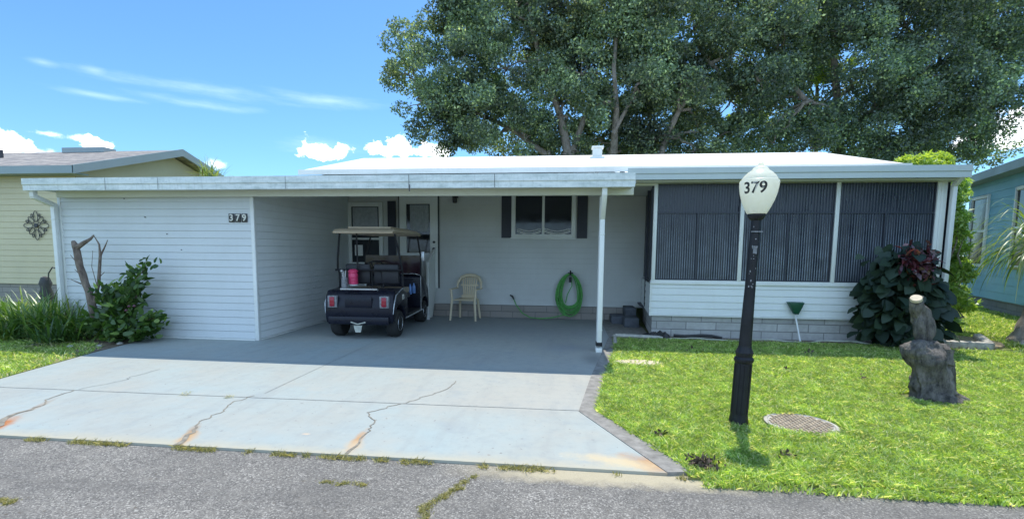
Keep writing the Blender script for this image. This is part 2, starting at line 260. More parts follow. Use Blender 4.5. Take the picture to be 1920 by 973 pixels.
# ------------------------------------------------------------------ mesh building helpers
class MB:
    def __init__(s): s.v = []; s.f = []; s.mi = []
    def add(s, vs, fs, mi=0):
        o = len(s.v); s.v += [tuple(p) for p in vs]; s.f += [tuple(i + o for i in f) for f in fs]; s.mi += [mi] * len(fs); return s
    def box(s, a, b, mi=0):
        x0, y0, z0 = a; x1, y1, z1 = b
        if x0 > x1: x0, x1 = x1, x0
        if y0 > y1: y0, y1 = y1, y0
        if z0 > z1: z0, z1 = z1, z0
        return s.add([(x0, y0, z0), (x1, y0, z0), (x1, y1, z0), (x0, y1, z0), (x0, y0, z1), (x1, y0, z1), (x1, y1, z1), (x0, y1, z1)], [(0, 3, 2, 1), (4, 5, 6, 7), (0, 1, 5, 4), (1, 2, 6, 5), (2, 3, 7, 6), (3, 0, 4, 7)], mi)
    def obox(s, c, dx, dy, dz, ux, uy, uz, mi=0):
        c = Vector(c); ux, uy, uz = Vector(ux) * dx / 2, Vector(uy) * dy / 2, Vector(uz) * dz / 2
        vs = [c + ux * a + uy * b + uz * d for d in (-1, 1) for a, b in ((-1, -1), (1, -1), (1, 1), (-1, 1))]
        return s.add(vs, [(0, 3, 2, 1), (4, 5, 6, 7), (0, 1, 5, 4), (1, 2, 6, 5), (2, 3, 7, 6), (3, 0, 4, 7)], mi)
    def prism(s, poly, lo, hi, plane='xy', mi=0, cap=True):
        n = len(poly)
        def P(u, v, h): return {'xy': (u, v, h), 'yz': (h, u, v), 'xz': (u, h, v)}[plane]
        vs = [P(u, v, lo) for u, v in poly] + [P(u, v, hi) for u, v in poly]
        fs = [(i, (i + 1) % n, n + (i + 1) % n, n + i) for i in range(n)]
        if cap: fs += [tuple(range(n))[::-1], tuple(range(n, 2 * n))]
        return s.add(vs, fs, mi)
    def tube(s, pts, r, n=8, closed=False, mi=0):
        pts = [Vector(p) for p in pts]; m = len(pts); rr = r if isinstance(r, (list, tuple)) else [r] * m; vs = []; prev = None
        for i, p in enumerate(pts):
            if closed: t = pts[(i + 1) % m] - pts[i - 1]
            else: t = pts[min(i + 1, m - 1)] - pts[max(i - 1, 0)]
            t.normalize()
            if prev is None:
                a = Vector((0, 0, 1)) if abs(t.z) < .9 else Vector((1, 0, 0)); u = t.cross(a).normalized()
            else: u = (prev - t * prev.dot(t)).normalized()
            prev = u; w_ = t.cross(u)
            for k in range(n):
                an = 2 * PI * k / n; vs.append(p + (u * math.cos(an) + w_ * math.sin(an)) * rr[i])
        fs = []
        for i in range(m if closed else m - 1):
            j = (i + 1) % m
            for k in range(n): fs.append((i * n + k, i * n + (k + 1) % n, j * n + (k + 1) % n, j * n + k))
        if not closed: fs += [tuple(range(n))[::-1], tuple(range((m - 1) * n, m * n))]
        return s.add(vs, fs, mi)
    def lathe(s, prof, c=(0, 0, 0), n=24, axis='z', mi=0):
        vs = []
        for r, h in prof:
            for k in range(n):
                a = 2 * PI * k / n; x, y = r * math.cos(a), r * math.sin(a)
                p = (x, y, h) if axis == 'z' else ((h, x, y) if axis == 'x' else (x, h, y)); vs.append((p[0] + c[0], p[1] + c[1], p[2] + c[2]))
        m = len(prof); fs = [(i * n + k, i * n + (k + 1) % n, (i + 1) * n + (k + 1) % n, (i + 1) * n + k) for i in range(m - 1) for k in range(n)]
        fs += [tuple(range(n))[::-1], tuple(range((m - 1) * n, m * n))]; return s.add(vs, fs, mi)
    def siding(s, p0, p1, z0, z1, lap=.124, out=.016, mi=0, nrm=None, top=None):
        # horizontal lap boards between p0 and p1 (x, y); outward normal on the right of p0->p1
        p0 = Vector(p0 + (0,)); p1 = Vector(p1 + (0,)); d = (p1 - p0).normalized(); nn = Vector((d.y, -d.x, 0)); z = z0; 
        g = min(.011, lap * .09)
        while z < z1 - 1e-4:
            zt = min(z + lap, z1); jit = random.uniform(-.0012, .0012); o2 = out * .35
            a, b = p0 + nn * out, p1 + nn * out; c, e = p1 + nn * o2, p0 + nn * o2
            zz = min(z + g + jit, zt)
            s.add([(p0.x, p0.y, z), (p1.x, p1.y, z), (p1.x, p1.y, zz), (p0.x, p0.y, zz), (a.x, a.y, zz), (b.x, b.y, zz), (c.x, c.y, zt), (e.x, e.y, zt), (p1.x, p1.y, zt), (p0.x, p0.y, zt)], [(0, 1, 2, 3), (3, 2, 5, 4), (4, 5, 6, 7), (7, 6, 8, 9)], mi); z = zt
        return s
    def build(s, name, mats, parent=None, smooth=False, bevel=0, seg=2, kind=None):
        off = Vector((0, 0, 0))
        if parent is not None:
            q = parent
            while q is not None: off += q.location; q = q.parent
        me = bpy.data.meshes.new(name); me.from_pydata([(v[0] - off.x, v[1] - off.y, v[2] - off.z) for v in s.v], [], s.f)
        for m in (mats if isinstance(mats, (list, tuple)) else [mats]): me.materials.append(M[m])
        me.polygons.foreach_set('material_index', s.mi); me.update()
        bm = bmesh.new(); bm.from_mesh(me)
        if smooth or bevel: bmesh.ops.remove_doubles(bm, verts=bm.verts, dist=1e-5)
        bmesh.ops.recalc_face_normals(bm, faces=bm.faces)
        if bevel: 
            es = [e for e in bm.edges if len(e.link_faces) == 2 and e.calc_face_angle(0) > .5]
            bmesh.ops.bevel(bm, geom=es, offset=bevel, segments=seg, affect='EDGES', profile=.5)
        bm.to_mesh(me); bm.free()
        if smooth or bevel:
            me.polygons.foreach_set('use_smooth', [True] * len(me.polygons)); me.set_sharp_from_angle(angle=math.radians(40))
        o = bpy.data.objects.new(name, me); COL.objects.link(o)
        if parent is not None: o.parent = parent
        if kind: o['kind'] = kind
        return o
def thing(name, label, cat, loc=(0, 0, 0), group=None):
    o = bpy.data.objects.new(name, None); COL.objects.link(o); o.location = loc; o.empty_display_size = .2; o['label'] = label; o['category'] = cat
    if group: o['group'] = group
    return o
def tag(o, label, cat, group=None):
    o['label'] = label; o['category'] = cat
    if group: o['group'] = group
    return o
def mesh_np(name, V, Fq, mat, parent=None, kind=None, nper=4):
    V = np.asarray(V, dtype=np.float32); Fq = np.asarray(Fq, dtype=np.int32); off = np.zeros(3)
    q = parent
    while q is not None: off += np.array(q.location); q = q.parent
    me = bpy.data.meshes.new(name); me.vertices.add(len(V)); me.vertices.foreach_set('co', (V - off).astype(np.float32).ravel())
    me.loops.add(Fq.size); me.loops.foreach_set('vertex_index', Fq.ravel()); me.polygons.add(len(Fq)); me.polygons.foreach_set('loop_start', np.arange(0, Fq.size, nper, dtype=np.int32))
    me.update(calc_edges=True); me.materials.append(M[mat]); o = bpy.data.objects.new(name, me); COL.objects.link(o)
    if parent is not None: o.parent = parent
    if kind: o['kind'] = kind
    return o
def unit(a): return a / (np.linalg.norm(a, axis=1, keepdims=True) + 1e-9)
def leaves(name, P, L, W, mat, parent=None, kind=None, D=None, up=.3, fold=.25):
    n = len(P); P = np.asarray(P)
    if D is None: D = rng.normal(size=(n, 3)); D[:, 2] -= .3
    D = unit(D); N = rng.normal(size=(n, 3)); N[:, 2] += up * 3; S = unit(np.cross(D, N)); Nn = np.cross(S, D)
    L = np.broadcast_to(L, n)[:, None] * rng.uniform(.7, 1.3, (n, 1)); W = np.broadcast_to(W, n)[:, None] * rng.uniform(.7, 1.3, (n, 1))
    mid = P + D * L * .45; V = np.empty((n, 4, 3)); V[:, 0] = P; V[:, 1] = mid + S * W * .5 + Nn * W * fold; V[:, 2] = P + D * L; V[:, 3] = mid - S * W * .5 + Nn * W * fold
    return mesh_np(name, V.reshape(-1, 3), np.arange(4 * n).reshape(n, 4), mat, parent, kind)
def round_leaves(name, P, L, W, mat, parent, D, up=.3):
    n = len(P); D = unit(np.asarray(D)); N = rng.normal(size=(n, 3)) * .5; N[:, 2] += up * 3; N[:, 1] -= .5; S = unit(np.cross(D, N)); Nn = np.cross(S, D); L = L * rng.uniform(.65, 1.25, (n, 1)); W = W * rng.uniform(.75, 1.2, (n, 1)); P = np.asarray(P)
    prof = [(0, 0), (.12, .36), (.36, .5), (.66, .43), (.88, .2), (1, 0), (.88, -.2), (.66, -.43), (.36, -.5), (.12, -.36)]; V = np.empty((n, 10, 3))
    for k, (t, w_) in enumerate(prof): V[:, k] = P + D * L * t + S * W * w_ + Nn * (abs(w_) * W * .28 - L * .22 * t * t)
    return mesh_np(name, V.reshape(-1, 3), np.arange(10 * n).reshape(n, 10), mat, parent, None, nper=10)
def blades(name, P, H, W, mat, parent=None, kind=None, lean=.5):
    n = len(P); a = rng.uniform(0, 2 * PI, n); S = np.stack([np.cos(a), np.sin(a), np.zeros(n)], 1); b = rng.uniform(0, 2 * PI, n); Ld = np.stack([np.cos(b), np.sin(b), np.zeros(n)], 1)
    H = (np.broadcast_to(H, n) * rng.uniform(.5, 1.3, n))[:, None]; W = np.broadcast_to(W, n)[:, None]; le = rng.uniform(0, lean, n)[:, None] * 1.6
    V = np.empty((n, 5, 3)); up = np.array([[0, 0, 1.]])
    V[:, 0] = P - S * W / 2; V[:, 1] = P + S * W / 2; m = P + up * H * .6 + Ld * H * le * .4; V[:, 2] = m + S * W * .42; V[:, 3] = P + up * H + Ld * H * le * 1.2; V[:, 4] = m - S * W * .42
    return mesh_np(name, V.reshape(-1, 3), np.arange(5 * n).reshape(n, 5), mat, parent, kind, nper=5)
def straps(name, base, n, length, width, mat, parent=None, out=(.3, 1.), droop=1., seg=6, spread=.1, aim=None):
    V = []; F = []
    for i in range(n):
        a = random.uniform(0, 2 * PI); e = random.uniform(*out); L = length * random.uniform(.6, 1.15); p = Vector(base) + Vector((random.gauss(0, spread), random.gauss(0, spread), random.uniform(0, spread * .4)))
        d = Vector((math.cos(a) * math.cos(e), math.sin(a) * math.cos(e), math.sin(e))); s = Vector((-math.sin(a), math.cos(a), 0)); o = len(V); wd = width * random.uniform(.7, 1.2)
        for k in range(seg + 1):
            t = k / seg; ww = wd * (math.sin(PI * min(.98, t * .8 + .18))) * (1 if k < seg else .1)
            V += [p - s * ww / 2, p + s * ww / 2]; p = p + d * L / seg; d = (d + Vector((0, 0, -droop * (.25 + t) * .42))).normalized()
        F += [(o + 2 * k, o + 2 * k + 1, o + 2 * k + 3, o + 2 * k + 2) for k in range(seg)]
    return mesh_np(name, [tuple(v) for v in V], F, mat, parent)
def text_mesh(body, size, depth):
    cu = bpy.data.curves.new('t', 'FONT'); cu.body = body; cu.size = size; cu.extrude = depth; cu.align_x = 'CENTER'; cu.align_y = 'CENTER'; cu.offset = size * .022; cu.resolution_u = 5
    o = bpy.data.objects.new('t', cu); COL.objects.link(o); dg = bpy.context.evaluated_depsgraph_get(); dg.update(); me = bpy.data.meshes.new_from_object(o.evaluated_get(dg)); bpy.data.objects.remove(o)
    vs = [tuple(v.co) for v in me.vertices]; fs = [tuple(p.vertices) for p in me.polygons]; return vs, fs
def rough_tube(mb, pts, rad, n=20, amp=.15, sc=4, sub=4, seed=0, mi=0):
    P = []; R_ = []
    for i in range(len(pts) - 1):
        for k in range(sub):
            t = k / sub; P.append(Vector(pts[i]).lerp(Vector(pts[i + 1]), t)); R_.append(rad[i] * (1 - t) + rad[i + 1] * t)
    P.append(Vector(pts[-1])); R_.append(rad[-1]); tmp = MB(); tmp.tube(P, R_, n)
    vs = []
    for idx, v in enumerate(tmp.v):
        c = P[min(idx // n, len(P) - 1)]; d = Vector(v) - c; q = Vector(v) * sc + Vector((seed, seed * 2, 0)); f = 1 + amp * (noise.noise(q) * 1.4 + .6 * noise.noise(q * 2.7)); vs.append(c + d * f)
    mb.add(vs, tmp.f, mi)

# ------------------------------------------------------------------ ground, road, lawn, driveway
mb = MB(); mb.add([(-400, -400, -.06), (400, -400, -.06), (400, 400, -.06), (-400, 400, -.06)], [(0, 1, 2, 3)]); mb.build('ground', 'turf', kind='structure')
mb = MB(); mb.add([(-80, -12.5, -.022), (80, -12.5, -.022), (80, -4.25, -.022), (-80, -4.25, -.022)], [(0, 1, 2, 3)]); mb.build('road', 'road', kind='structure')
DRV = [(-1.25, -4.33), (6.08, -4.30), (5.47, -3.02), (5.66, -1.6), (5.93, .1), (6.12, 1.3), (6.12, 3.64), (0, 3.64), (0, .0), (-3.68, 0.0), (-3.68, -.12), (-1.95, -.3), (-1.8, -1.3), (-1.46, -2.79)]
def rag(a, b, n, amp):
    out = []
    for i in range(n):
        t = i / n; out.append((a[0] + (b[0] - a[0]) * t + random.uniform(-amp, amp), a[1] + (b[1] - a[1]) * t + random.uniform(-amp, amp)))
    return out
mb = MB(); mb.prism(DRV, -.06, 0)
def strip(pts, wd, mi, z=.0035):
    pts = [Vector((p[0], p[1], 0)) for p in pts]; L = []
    for i, p in enumerate(pts):
        t = (pts[min(i + 1, len(pts) - 1)] - pts[max(i - 1, 0)]).normalized(); s = Vector((-t.y, t.x, 0)); ww = wd[i] if isinstance(wd, (list, tuple)) else wd; L.append((p - s * ww / 2, p + s * ww / 2))
    for i in range(len(L) - 1):
        a, b, c, d = L[i][0], L[i][1], L[i + 1][1], L[i + 1][0]; mb.add([(q.x, q.y, z) for q in (a, b, c, d)], [(0, 1, 2, 3)], mi)
def wig(pts, n, amp):
    o = []
    for i in range(len(pts) - 1):
        for k in range(n):
            t = k / n; o.append((pts[i][0] * (1 - t) + pts[i + 1][0] * t + (random.gauss(0, amp) if k or i else 0), pts[i][1] * (1 - t) + pts[i + 1][1] * t + random.gauss(0, amp * .5)))
    return o + [pts[-1]]
strip(wig([(-1.40, -3.10), (1.9, -3.06), (5.47, -3.0)], 12, .004), .011, 1)
strip([(-1.85, -1.45), (5.6, -1.45)], .006, 1)
strip(wig([(2.03, 3.6), (2.03, -2.9)], 10, .003), .008, 1)
strip(wig([(1.97, -3.0), (1.90, -3.3), (2.0, -3.55), (1.98, -3.8)], 6, .014), .012, 2)
strip(wig([(1.98, -3.8), (2.12, -4.05), (2.2, -4.32)], 5, .012), [.010, .014, .018, .022, .028, .03, .036, .045, .04, .05, .055], 2)
strip(wig([(4.0, -2.1), (3.98, -2.45), (3.8, -2.8), (3.66, -3.04)], 6, .014), .009, 2, .0045)
strip(wig([(3.64, -3.04), (3.42, -3.35), (3.46, -3.45), (3.58, -3.6), (3.62, -3.85)], 6, .012), .011, 2, .0045)
strip(wig([(3.62, -3.85), (3.64, -4.3)], 6, .01), [.010, .014, .016, .02, .02, .026, .03], 2, .0045)
strip(wig([(.02, -2.1), (-.02, -2.5), (.06, -2.6), (-.1, -3.06)], 6, .012), .009, 1, .0045)
strip(wig([(-.12, -3.08), (-.08, -3.4), (.1, -3.6)], 6, .014), .014, 2, .0045); strip(wig([(.1, -3.6), (.14, -3.9), (.42, -4.3)], 5, .016), [.014, .02, .03, .035, .04, .045, .05, .06, .07, .08, .09], 2, .0045)
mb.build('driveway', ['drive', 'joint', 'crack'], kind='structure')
mb = MB(); mb.prism([(5.47, -3.02), (5.66, -1.6), (5.93, .1), (6.12, 1.3), (6.26, 1.26)] + rag((6.10, .1), (5.83, -1.6), 6, .008) + rag((5.83, -1.6), (5.64, -2.98), 6, .008) + rag((5.64, -2.98), (6.22, -4.12), 8, .01) + [(6.25, -4.27), (6.08, -4.30)], -.06, .006); mb.build('driveway_border', 'border', kind='structure')
LAWN = [(6.24, -4.25)] + rag((6.24, -4.33), (30, -4.5), 60, .03) + [(60, -4.5), (60, 40), (12.0, 40), (12.0, 1.15), (6.2, 1.15), (6.1, .1), (5.83, -1.6), (5.64, -2.98)]
mb = MB(); mb.prism(LAWN, -.06, -.006); mb.build('lawn', 'turf', kind='structure')
LLAWN = [(-1.3, -4.33), (-1.5, -2.8), (-1.86, -1.3), (-2.05, -.9), (-5.3, .3), (-5.3, 30), (-60, 30), (-60, -4.4)]
mb = MB(); mb.prism(LLAWN, -.06, -.008); mb.build('side_lawn', 'turf', kind='structure')
mb = MB(); mb.prism([(-1.95, -.30), (-1.86, -1.32), (-2.3, -1.3), (-5.3, .25), (-5.3, 4), (-3.7, 4), (-3.7, -.1)], -.06, -.003); mb.build('planting_bed', 'soil', kind='structure')
mb = MB(); mb.prism([(6.121, 1.31), (6.27, 1.5), (6.92, 1.5), (6.92, 3.6), (6.121, 3.6)], -.06, .003); mb.build('step_pad', 'border', kind='structure')
mb = MB(); mb.prism([(6.24, 1.1), (11.95, 1.1), (11.95, 1.49), (6.24, 1.49)], -.06, .004); mb.build('flower_bed', 'soil', kind='structure')
def inpoly(x, y, poly):
    px = np.array([p[0] for p in poly]); py = np.array([p[1] for p in poly]); c = np.zeros(len(x), bool); j = len(poly) - 1
    for i in range(len(poly)):
        t = ((py[i] > y) != (py[j] > y)); xx = (px[j] - px[i]) * (y - py[i]) / (py[j] - py[i] + 1e-12) + px[i]; c ^= t & (x < xx); j = i
    return c
def scatter(x0, x1, y0, y1, n, poly=None, holes=(), dens=True):
    x = rng.uniform(x0, x1, n); y = rng.uniform(y0, y1, n); k = np.ones(n, bool)
    if poly is not None: k &= inpoly(x, y, poly)
    for (cx, cy, rx, ry, soft) in holes:
        r = ((x - cx) / rx) ** 2 + ((y - cy) / ry) ** 2; k &= (r > 1) | (rng.uniform(size=n) < soft)
    if dens:   # patchy cover
        q = np.array([noise.noise(Vector((a * 1.7, b * 1.7, 0))) + .9 * noise.noise(Vector((a * 9, b * 9, 3))) + .7 * noise.noise(Vector((a * 26, b * 26, 3))) - .1 for a, b in zip(x, y)]) if n < 200000 else np.sin(x * 2.1 + 1.3 * np.sin(y * 1.7)) * .25 + np.sin(y * 5.3 + x * 3.1) * .15
        k &= rng.uniform(size=n) < np.clip(.85 + q * .9, .12, 1)
    return np.stack([x[k], y[k], np.full(k.sum(), -.008)], 1)
HOL = [(7.53, -3.10, .36, .26, 0), (6.4, -.76, .36, .2, .08), (9.35, -2.05, .3, .22, 0), (6.4, -4.15, .12, .1, .15), (6.97, -3.18, .1, .1, 0), (12.2, 1.6, .75, .75, .02), (9.9, -2.35, .3, .12, .5), (6.5, -.3, .1, .9, .8)]
EDG = scatter(6.3, 16, -4.46, -4.24, 26000, None, (), True); EDG[:, 2] = -.02
P = np.concatenate([EDG, scatter(5.5, 10.5, -4.45, -1.5, 210000, LAWN, HOL, True), scatter(5.5, 12.5, -1.5, 1.2, 140000, LAWN, HOL, True), scatter(10.5, 15, -4.45, -1.5, 50000, LAWN, HOL), scatter(12, 20, -1.5, 10, 90000, LAWN, HOL, True)])
d = np.hypot(P[:, 0] - CC.x, P[:, 1] - CC.y)
blades('grass', P, .034 + .002 * d + .0 * d, .006 + .0010 * d, 'grass', kind='stuff', lean=.95)
P = np.concatenate([scatter(-5.5, -1.2, -4.35, .5, 70000, LLAWN, [(-1.95, -1.3, .35, .8, .3), (-2.9, -1.05, .6, .16, .35)]), scatter(-14, -4, -2, 5, 90000, LLAWN)])
blades('side_grass', P, .05, .013, 'grass', kind='stuff', lean=.9)
# weeds along the slab lip and in the road cracks
W = []
for x in np.arange(-1.2, 6.2, .006):
    if noise.noise(Vector((x * 2.3, 0, 0))) + .5 * noise.noise(Vector((x * 9, 4, 0))) > (.0 if x < 5.6 else .2): W += [(x + random.gauss(0, .01), -4.345 + random.gauss(0, .014), -.022) for _ in range(4)]
blades('kerb_weeds', np.array(W), .032, .006, 'weed', kind='stuff', lean=1.0)
W = []
def vein(pts, wd, n):
    pts = wig(pts, 5, .022)
    for i in range(len(pts) - 1):
        for _ in range(n):
            t = random.random(); W.append((pts[i][0] * (1 - t) + pts[i + 1][0] * t + random.gauss(0, wd), pts[i][1] * (1 - t) + pts[i + 1][1] * t + random.gauss(0, wd), -.022))
vein([(4.68, -4.5), (4.62, -4.66), (4.58, -4.76), (4.49, -4.88), (4.45, -4.98), (4.52, -5.1), (4.5, -5.3)], .012, 42); vein([(3.66, -4.74), (3.98, -4.73)], .012, 60); vein([(1.75, -5.22), (1.85, -5.23)], .015, 60)
blades('road_weeds', np.array(W), .014, .006, 'weed', kind='stuff', lean=1.3)
for i, (x, y, n) in enumerate([(1.75, -3.08, 26), (1.2, -3.07, 22)]):
    o = straps('weed_tuft', (x, y, 0), n, .055, .005, 'weed', None, (.1, .8), .5, 3, .03); tag(o, ['dry weed tuft on the driveway joint right by the long crack', 'small weed tuft on the driveway joint, left of the other one'][i], 'weed', 'weeds in the driveway joint')

# ------------------------------------------------------------------ the house
H = thing('house', 'single-storey white house with carport, closed shed wall and screened porch under a white roof', 'house')
def part(mb, name, mats, parent=None, **k): return mb.build(name, mats, parent or H, **k)
ZF0, ZF1 = 2.53, 2.73
mb = MB(); mb.siding((-3.68, 0), (-.045, 0), .02, 2.5); mb.box((-3.68, .001, .02), (-.001, .06, 2.5)); part(mb, 'shed_wall', 'shedsiding')
mb = MB(); mb.siding((0, .04), (0, 3.6), .02, 2.5); z = 2.5
while z < 3.05: mb.siding((0, max(.04, (z + .124 - 2.58) / .163)), (0, 3.6), z, z + .124); z += .124
mb.prism([(.062, .02), (3.6, .02), (3.6, 3.14), (.062, 2.6)], -.06, -.001, 'yz'); part(mb, 'shed_side_wall', 'siding')
mb = MB(); mb.siding((-3.68, 3.0), (-3.68, .06), .02, 2.6); part(mb, 'shed_outer_wall', 'siding')
mb = MB(); mb.box((-.045, -.022, 0), (.02, .042, 2.5)); part(mb, 'corner_trim', 'trim', bevel=.004)
mb = MB(); mb.box((-3.72, -.022, 0), (-3.66, .03, 2.5)); part(mb, 'corner_trim', 'trim', bevel=.004)
mb = MB(); mb.box((-3.66, -.03, 0), (-.05, .0, .02)); mb.box((.0, .05, 0), (.03, 3.6, .02)); part(mb, 'base_flashing', 'trim')
for (x, z) in [(-2.02, 2.12), (-1.62, 1.83), (-1.36, 1.56), (-2.4, 2.44)]: mb = MB(); mb.lathe([(.001, -.004), (.009, -.004), (.009, .012), (.001, .014)], (x, -.018, z), 8, 'y'); part(mb, 'screw_head', 'iron')
# main front wall with block skirt
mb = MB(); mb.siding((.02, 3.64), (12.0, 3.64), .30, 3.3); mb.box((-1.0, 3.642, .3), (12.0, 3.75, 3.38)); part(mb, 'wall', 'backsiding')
mb = MB(); mb.siding((12.0, 3.66), (12.0, 10.4), .30, 3.3); mb.prism([(3.66, 3.3), (10.4, 3.3), (7.0, 4.3)], 11.95, 12.0, 'yz'); mb.siding((-1.0, 10.4), (-1.0, 3.66), .30, 3.3); mb.prism([(3.66, 3.3), (10.4, 3.3), (7.0, 4.3)], -1.0, -.95, 'yz'); mb.siding((12.0, 10.4), (-1.0, 10.4), .3, 3.3); part(mb, 'side_walls', 'siding')
mb = MB(); mb.box((.02, 3.60, 0), (6.93, 3.70, .30)); part(mb, 'block_skirt', 'blockdark')
mb = MB(); mb.box((11.9, 3.70, 0), (11.98, 10.4, .30)); part(mb, 'block_skirt', 'blockfar')
# main roof: gable with ridge along x
rf = MB(); e0, e1, rz, ry_, ez = 3.25, 10.75, 4.40, 6.95, 3.43
x0, x1 = -1.02, 12.3
prof = [(e0, ez), (ry_, rz), (e1, ez), (e1, ez - .07), (ry_, rz - .07), (e0, ez - .07)]
rf.prism(prof, x0, x1, 'yz'); roof = part(rf, 'roof', 'roof')
mb = MB(); mb.prism([(e0 - .03, ez - .10), (e0 - .03, ez + .015), (e0 - .002, ez + .015), (e0 - .002, ez - .10)], x0 - .01, x1 + .01, 'yz'); part(mb, 'eave_fascia', 'trim', roof)
mb = MB(); zv = ez + (5.9 - e0) / (ry_ - e0) * (rz - ez)
mb.box((5.88, 5.75, zv - .08), (6.27, 6.1, zv + .02)); mb.box((5.95, 5.8, zv + .02), (6.2, 6.05, zv + .25)); mb.box((5.92, 5.77, zv + .25), (6.24, 6.08, zv + .30)); part(mb, 'vent', 'trim', roof, bevel=.012)
# carport roof, gutters
cp = MB(); cp.prism([(-.42, 2.68), (3.245, 3.26), (3.6, 3.26), (3.6, 3.18), (3.245, 3.18), (-.42, 2.58)], -3.8, 6.3, 'yz')
for k in range(34):
    x = -3.7 + k * .3; cp.prism([(-.40, 2.68), (3.22, 3.253), (3.22, 3.278), (-.40, 2.71)], x, x + .02, 'yz')
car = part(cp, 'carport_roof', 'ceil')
gp = [(-.5, ZF1), (-.5, ZF0 + .10), (-.485, ZF0 + .085), (-.485, ZF0), (-.40, ZF0), (-.40, ZF0 + .05), (-.42, ZF1 - .03), (-.47, ZF1 - .03), (-.47, ZF1)]
mb = MB(); mb.prism(gp, -3.81, 6.28, 'yz'); mb.box((6.262, -.47, ZF0 + .02), (6.275, -.1, ZF1 - .02)); part(mb, 'gutter', 'fascia')
mb = MB(); mb.box((-3.8, -.36, 2.56), (-3.77, 3.3, 2.74)); part(mb, 'gutter_end', 'fascia')
for x in (-2.25, -1.3, 2.9, 4.22, .9):
    mb = MB(); mb.box((x, -.5035, ZF0 + .002), (x + .006, -.4995, ZF1 - .002))
    if x == 2.9: mb.box((x + .004, -.506, ZF0 - .05), (x + .018, -.4995, ZF0 + .05))
    part(mb, 'gutter_seam', 'iron' if x > 2 else 'joint')
mb = MB(); mb.box((-3.6, -.13, 2.455), (6.31, -.05, 2.59)); part(mb, 'beam', 'beam', bevel=.003)
mb = MB()
random.seed(3)
for k in range(9):
    x = 5.1 + k * .12; mb.box((x, -.46, ZF1 - .002), (x + random.uniform(.05, .12), -.43 + random.uniform(0, .03), ZF1 + random.uniform(.005, .022)))
part(mb, 'gutter_leaf_litter', 'debris', kind='stuff')
# post with downspout
mb = MB(); mb.box((5.81, -.02, 0), (5.895, .06, 2.46)); part(mb, 'post', 'trim', bevel=.006)
def downspout(x, y, zt, ztop, xo, yo, zb=.05):
    mb = MB(); w_, d_ = .045, .034
    pts = [Vector((xo, yo, ztop)), Vector((xo, yo, ztop - .10)), Vector((x, y, zt)), Vector((x, y, zb))]
    for a, b in zip(pts[:-1], pts[1:]):
        d = (b - a); L = d.length; d.normalize(); s = d.cross(Vector((1, 0, 0) if abs(d.x) < .6 else (0, 1, 0))).normalized(); t = d.cross(s)
        mb.obox((a + b) / 2, L + .03, .075 + random.uniform(0, .004), .075 + random.uniform(0, .004), d, s, t)
    mb.box((x - .045, y - .045, zt - .25), (x + .045, y + .045, zt - .235)); mb.box((x - .045, y - .045, .35), (x + .045, y + .045, .365))
    return mb
part(downspout(5.853, -.075, 2.10, 2.54, 5.853, -.40, .16), 'downspout', 'trim', bevel=.008)
mb = MB(); mb.box((5.805, -.125, .10), (5.90, .07, .16)); part(mb, 'post_strap', 'black'); mb = MB(); mb.box((5.80, -.12, 0), (5.90, .072, .07)); part(mb, 'post_foot', 'trim', bevel=.004)
part(downspout(-3.72, -.08, 2.32, 2.54, -3.72 + .0, -.40, .10), 'downspout', 'trim', bevel=.008)
# windows
def window(x0, x1, z0, z1, y, name='window', fr=.09, rails='h', glass='glass'):
    o = MB(); yo = y - .045
    o.box((x0 - fr, yo, z0 - fr), (x0, y, z1 + fr)); o.box((x1, yo, z0 - fr), (x1 + fr, y, z1 + fr)); o.box((x0, yo + .002, z1), (x1, y, z1 + fr)); o.box((x0, yo + .002, z0 - fr), (x1, y, z0)); o.box((x0 - fr - .02, yo - .02, z0 - fr - .02), (x1 + fr + .02, yo - .001, z0 - fr + .015))
    if rails == 'h': zm = (z0 + z1) / 2 - .1; o.box((x0, yo + .012, zm - .025), (x1, y - .01, zm + .025))
    if rails == 'v': xm = (x0 + x1) / 2; o.box((xm - .03, yo + .01, z0), (xm + .03, y - .01, z1))
    w_ = o.build(name, 'trim', H, bevel=.005)
    g = MB(); g.box((x0 + .001, y - .024, z0 + .001), (x1 - .001, y - .018, z1 - .001)); g.build('pane', glass, w_); return w_
WY = 3.622
w1 = window(.09, .78, 1.28, 2.62, WY, fr=.10)
mb = MB(); mb.box((.12, WY - .028, 2.02), (.75, WY - .0245, 2.60)); mb.build('blind', 'curtain', w1)
for x0_ in (1.0,): mb = MB(); mb.box((x0_, WY - .03, 1.2), (x0_ + .2, WY, 2.75)); [mb.box((x0_ + .02, WY - .034, 1.24 + k * .05), (x0_ + .18, WY - .0301, 1.275 + k * .05)) for k in range(29)]; part(mb, 'shutter', 'navy')
w2 = window(4.10, 5.40, 1.98, 2.86, WY, rails='v', fr=.095)
mb = MB()
for cx, ww in ((4.42, .28), (5.08, .30)):
    for k in range(3): mb.tube([(cx - ww + 2 * ww * t, WY - .034, 2.10 - .05 * k * .6 - .07 * math.sin(PI * t) + (.02 if k == 0 and 0 < t < 1 else 0)) for t in np.linspace(0, 1, 9)], .009, 5)
mb.build('curtain_swag', 'curtwhite', w2)
for x0_ in (3.77, 5.53):
    mb = MB(); mb.box((x0_, WY - .03, 1.89), (x0_ + .235, WY, 2.92)); [mb.box((x0_ + .03, WY - .034, 1.93 + k * .055), (x0_ + .205, WY - .0301, 1.97 + k * .055)) for k in range(17)]; part(mb, 'shutter', 'navy')
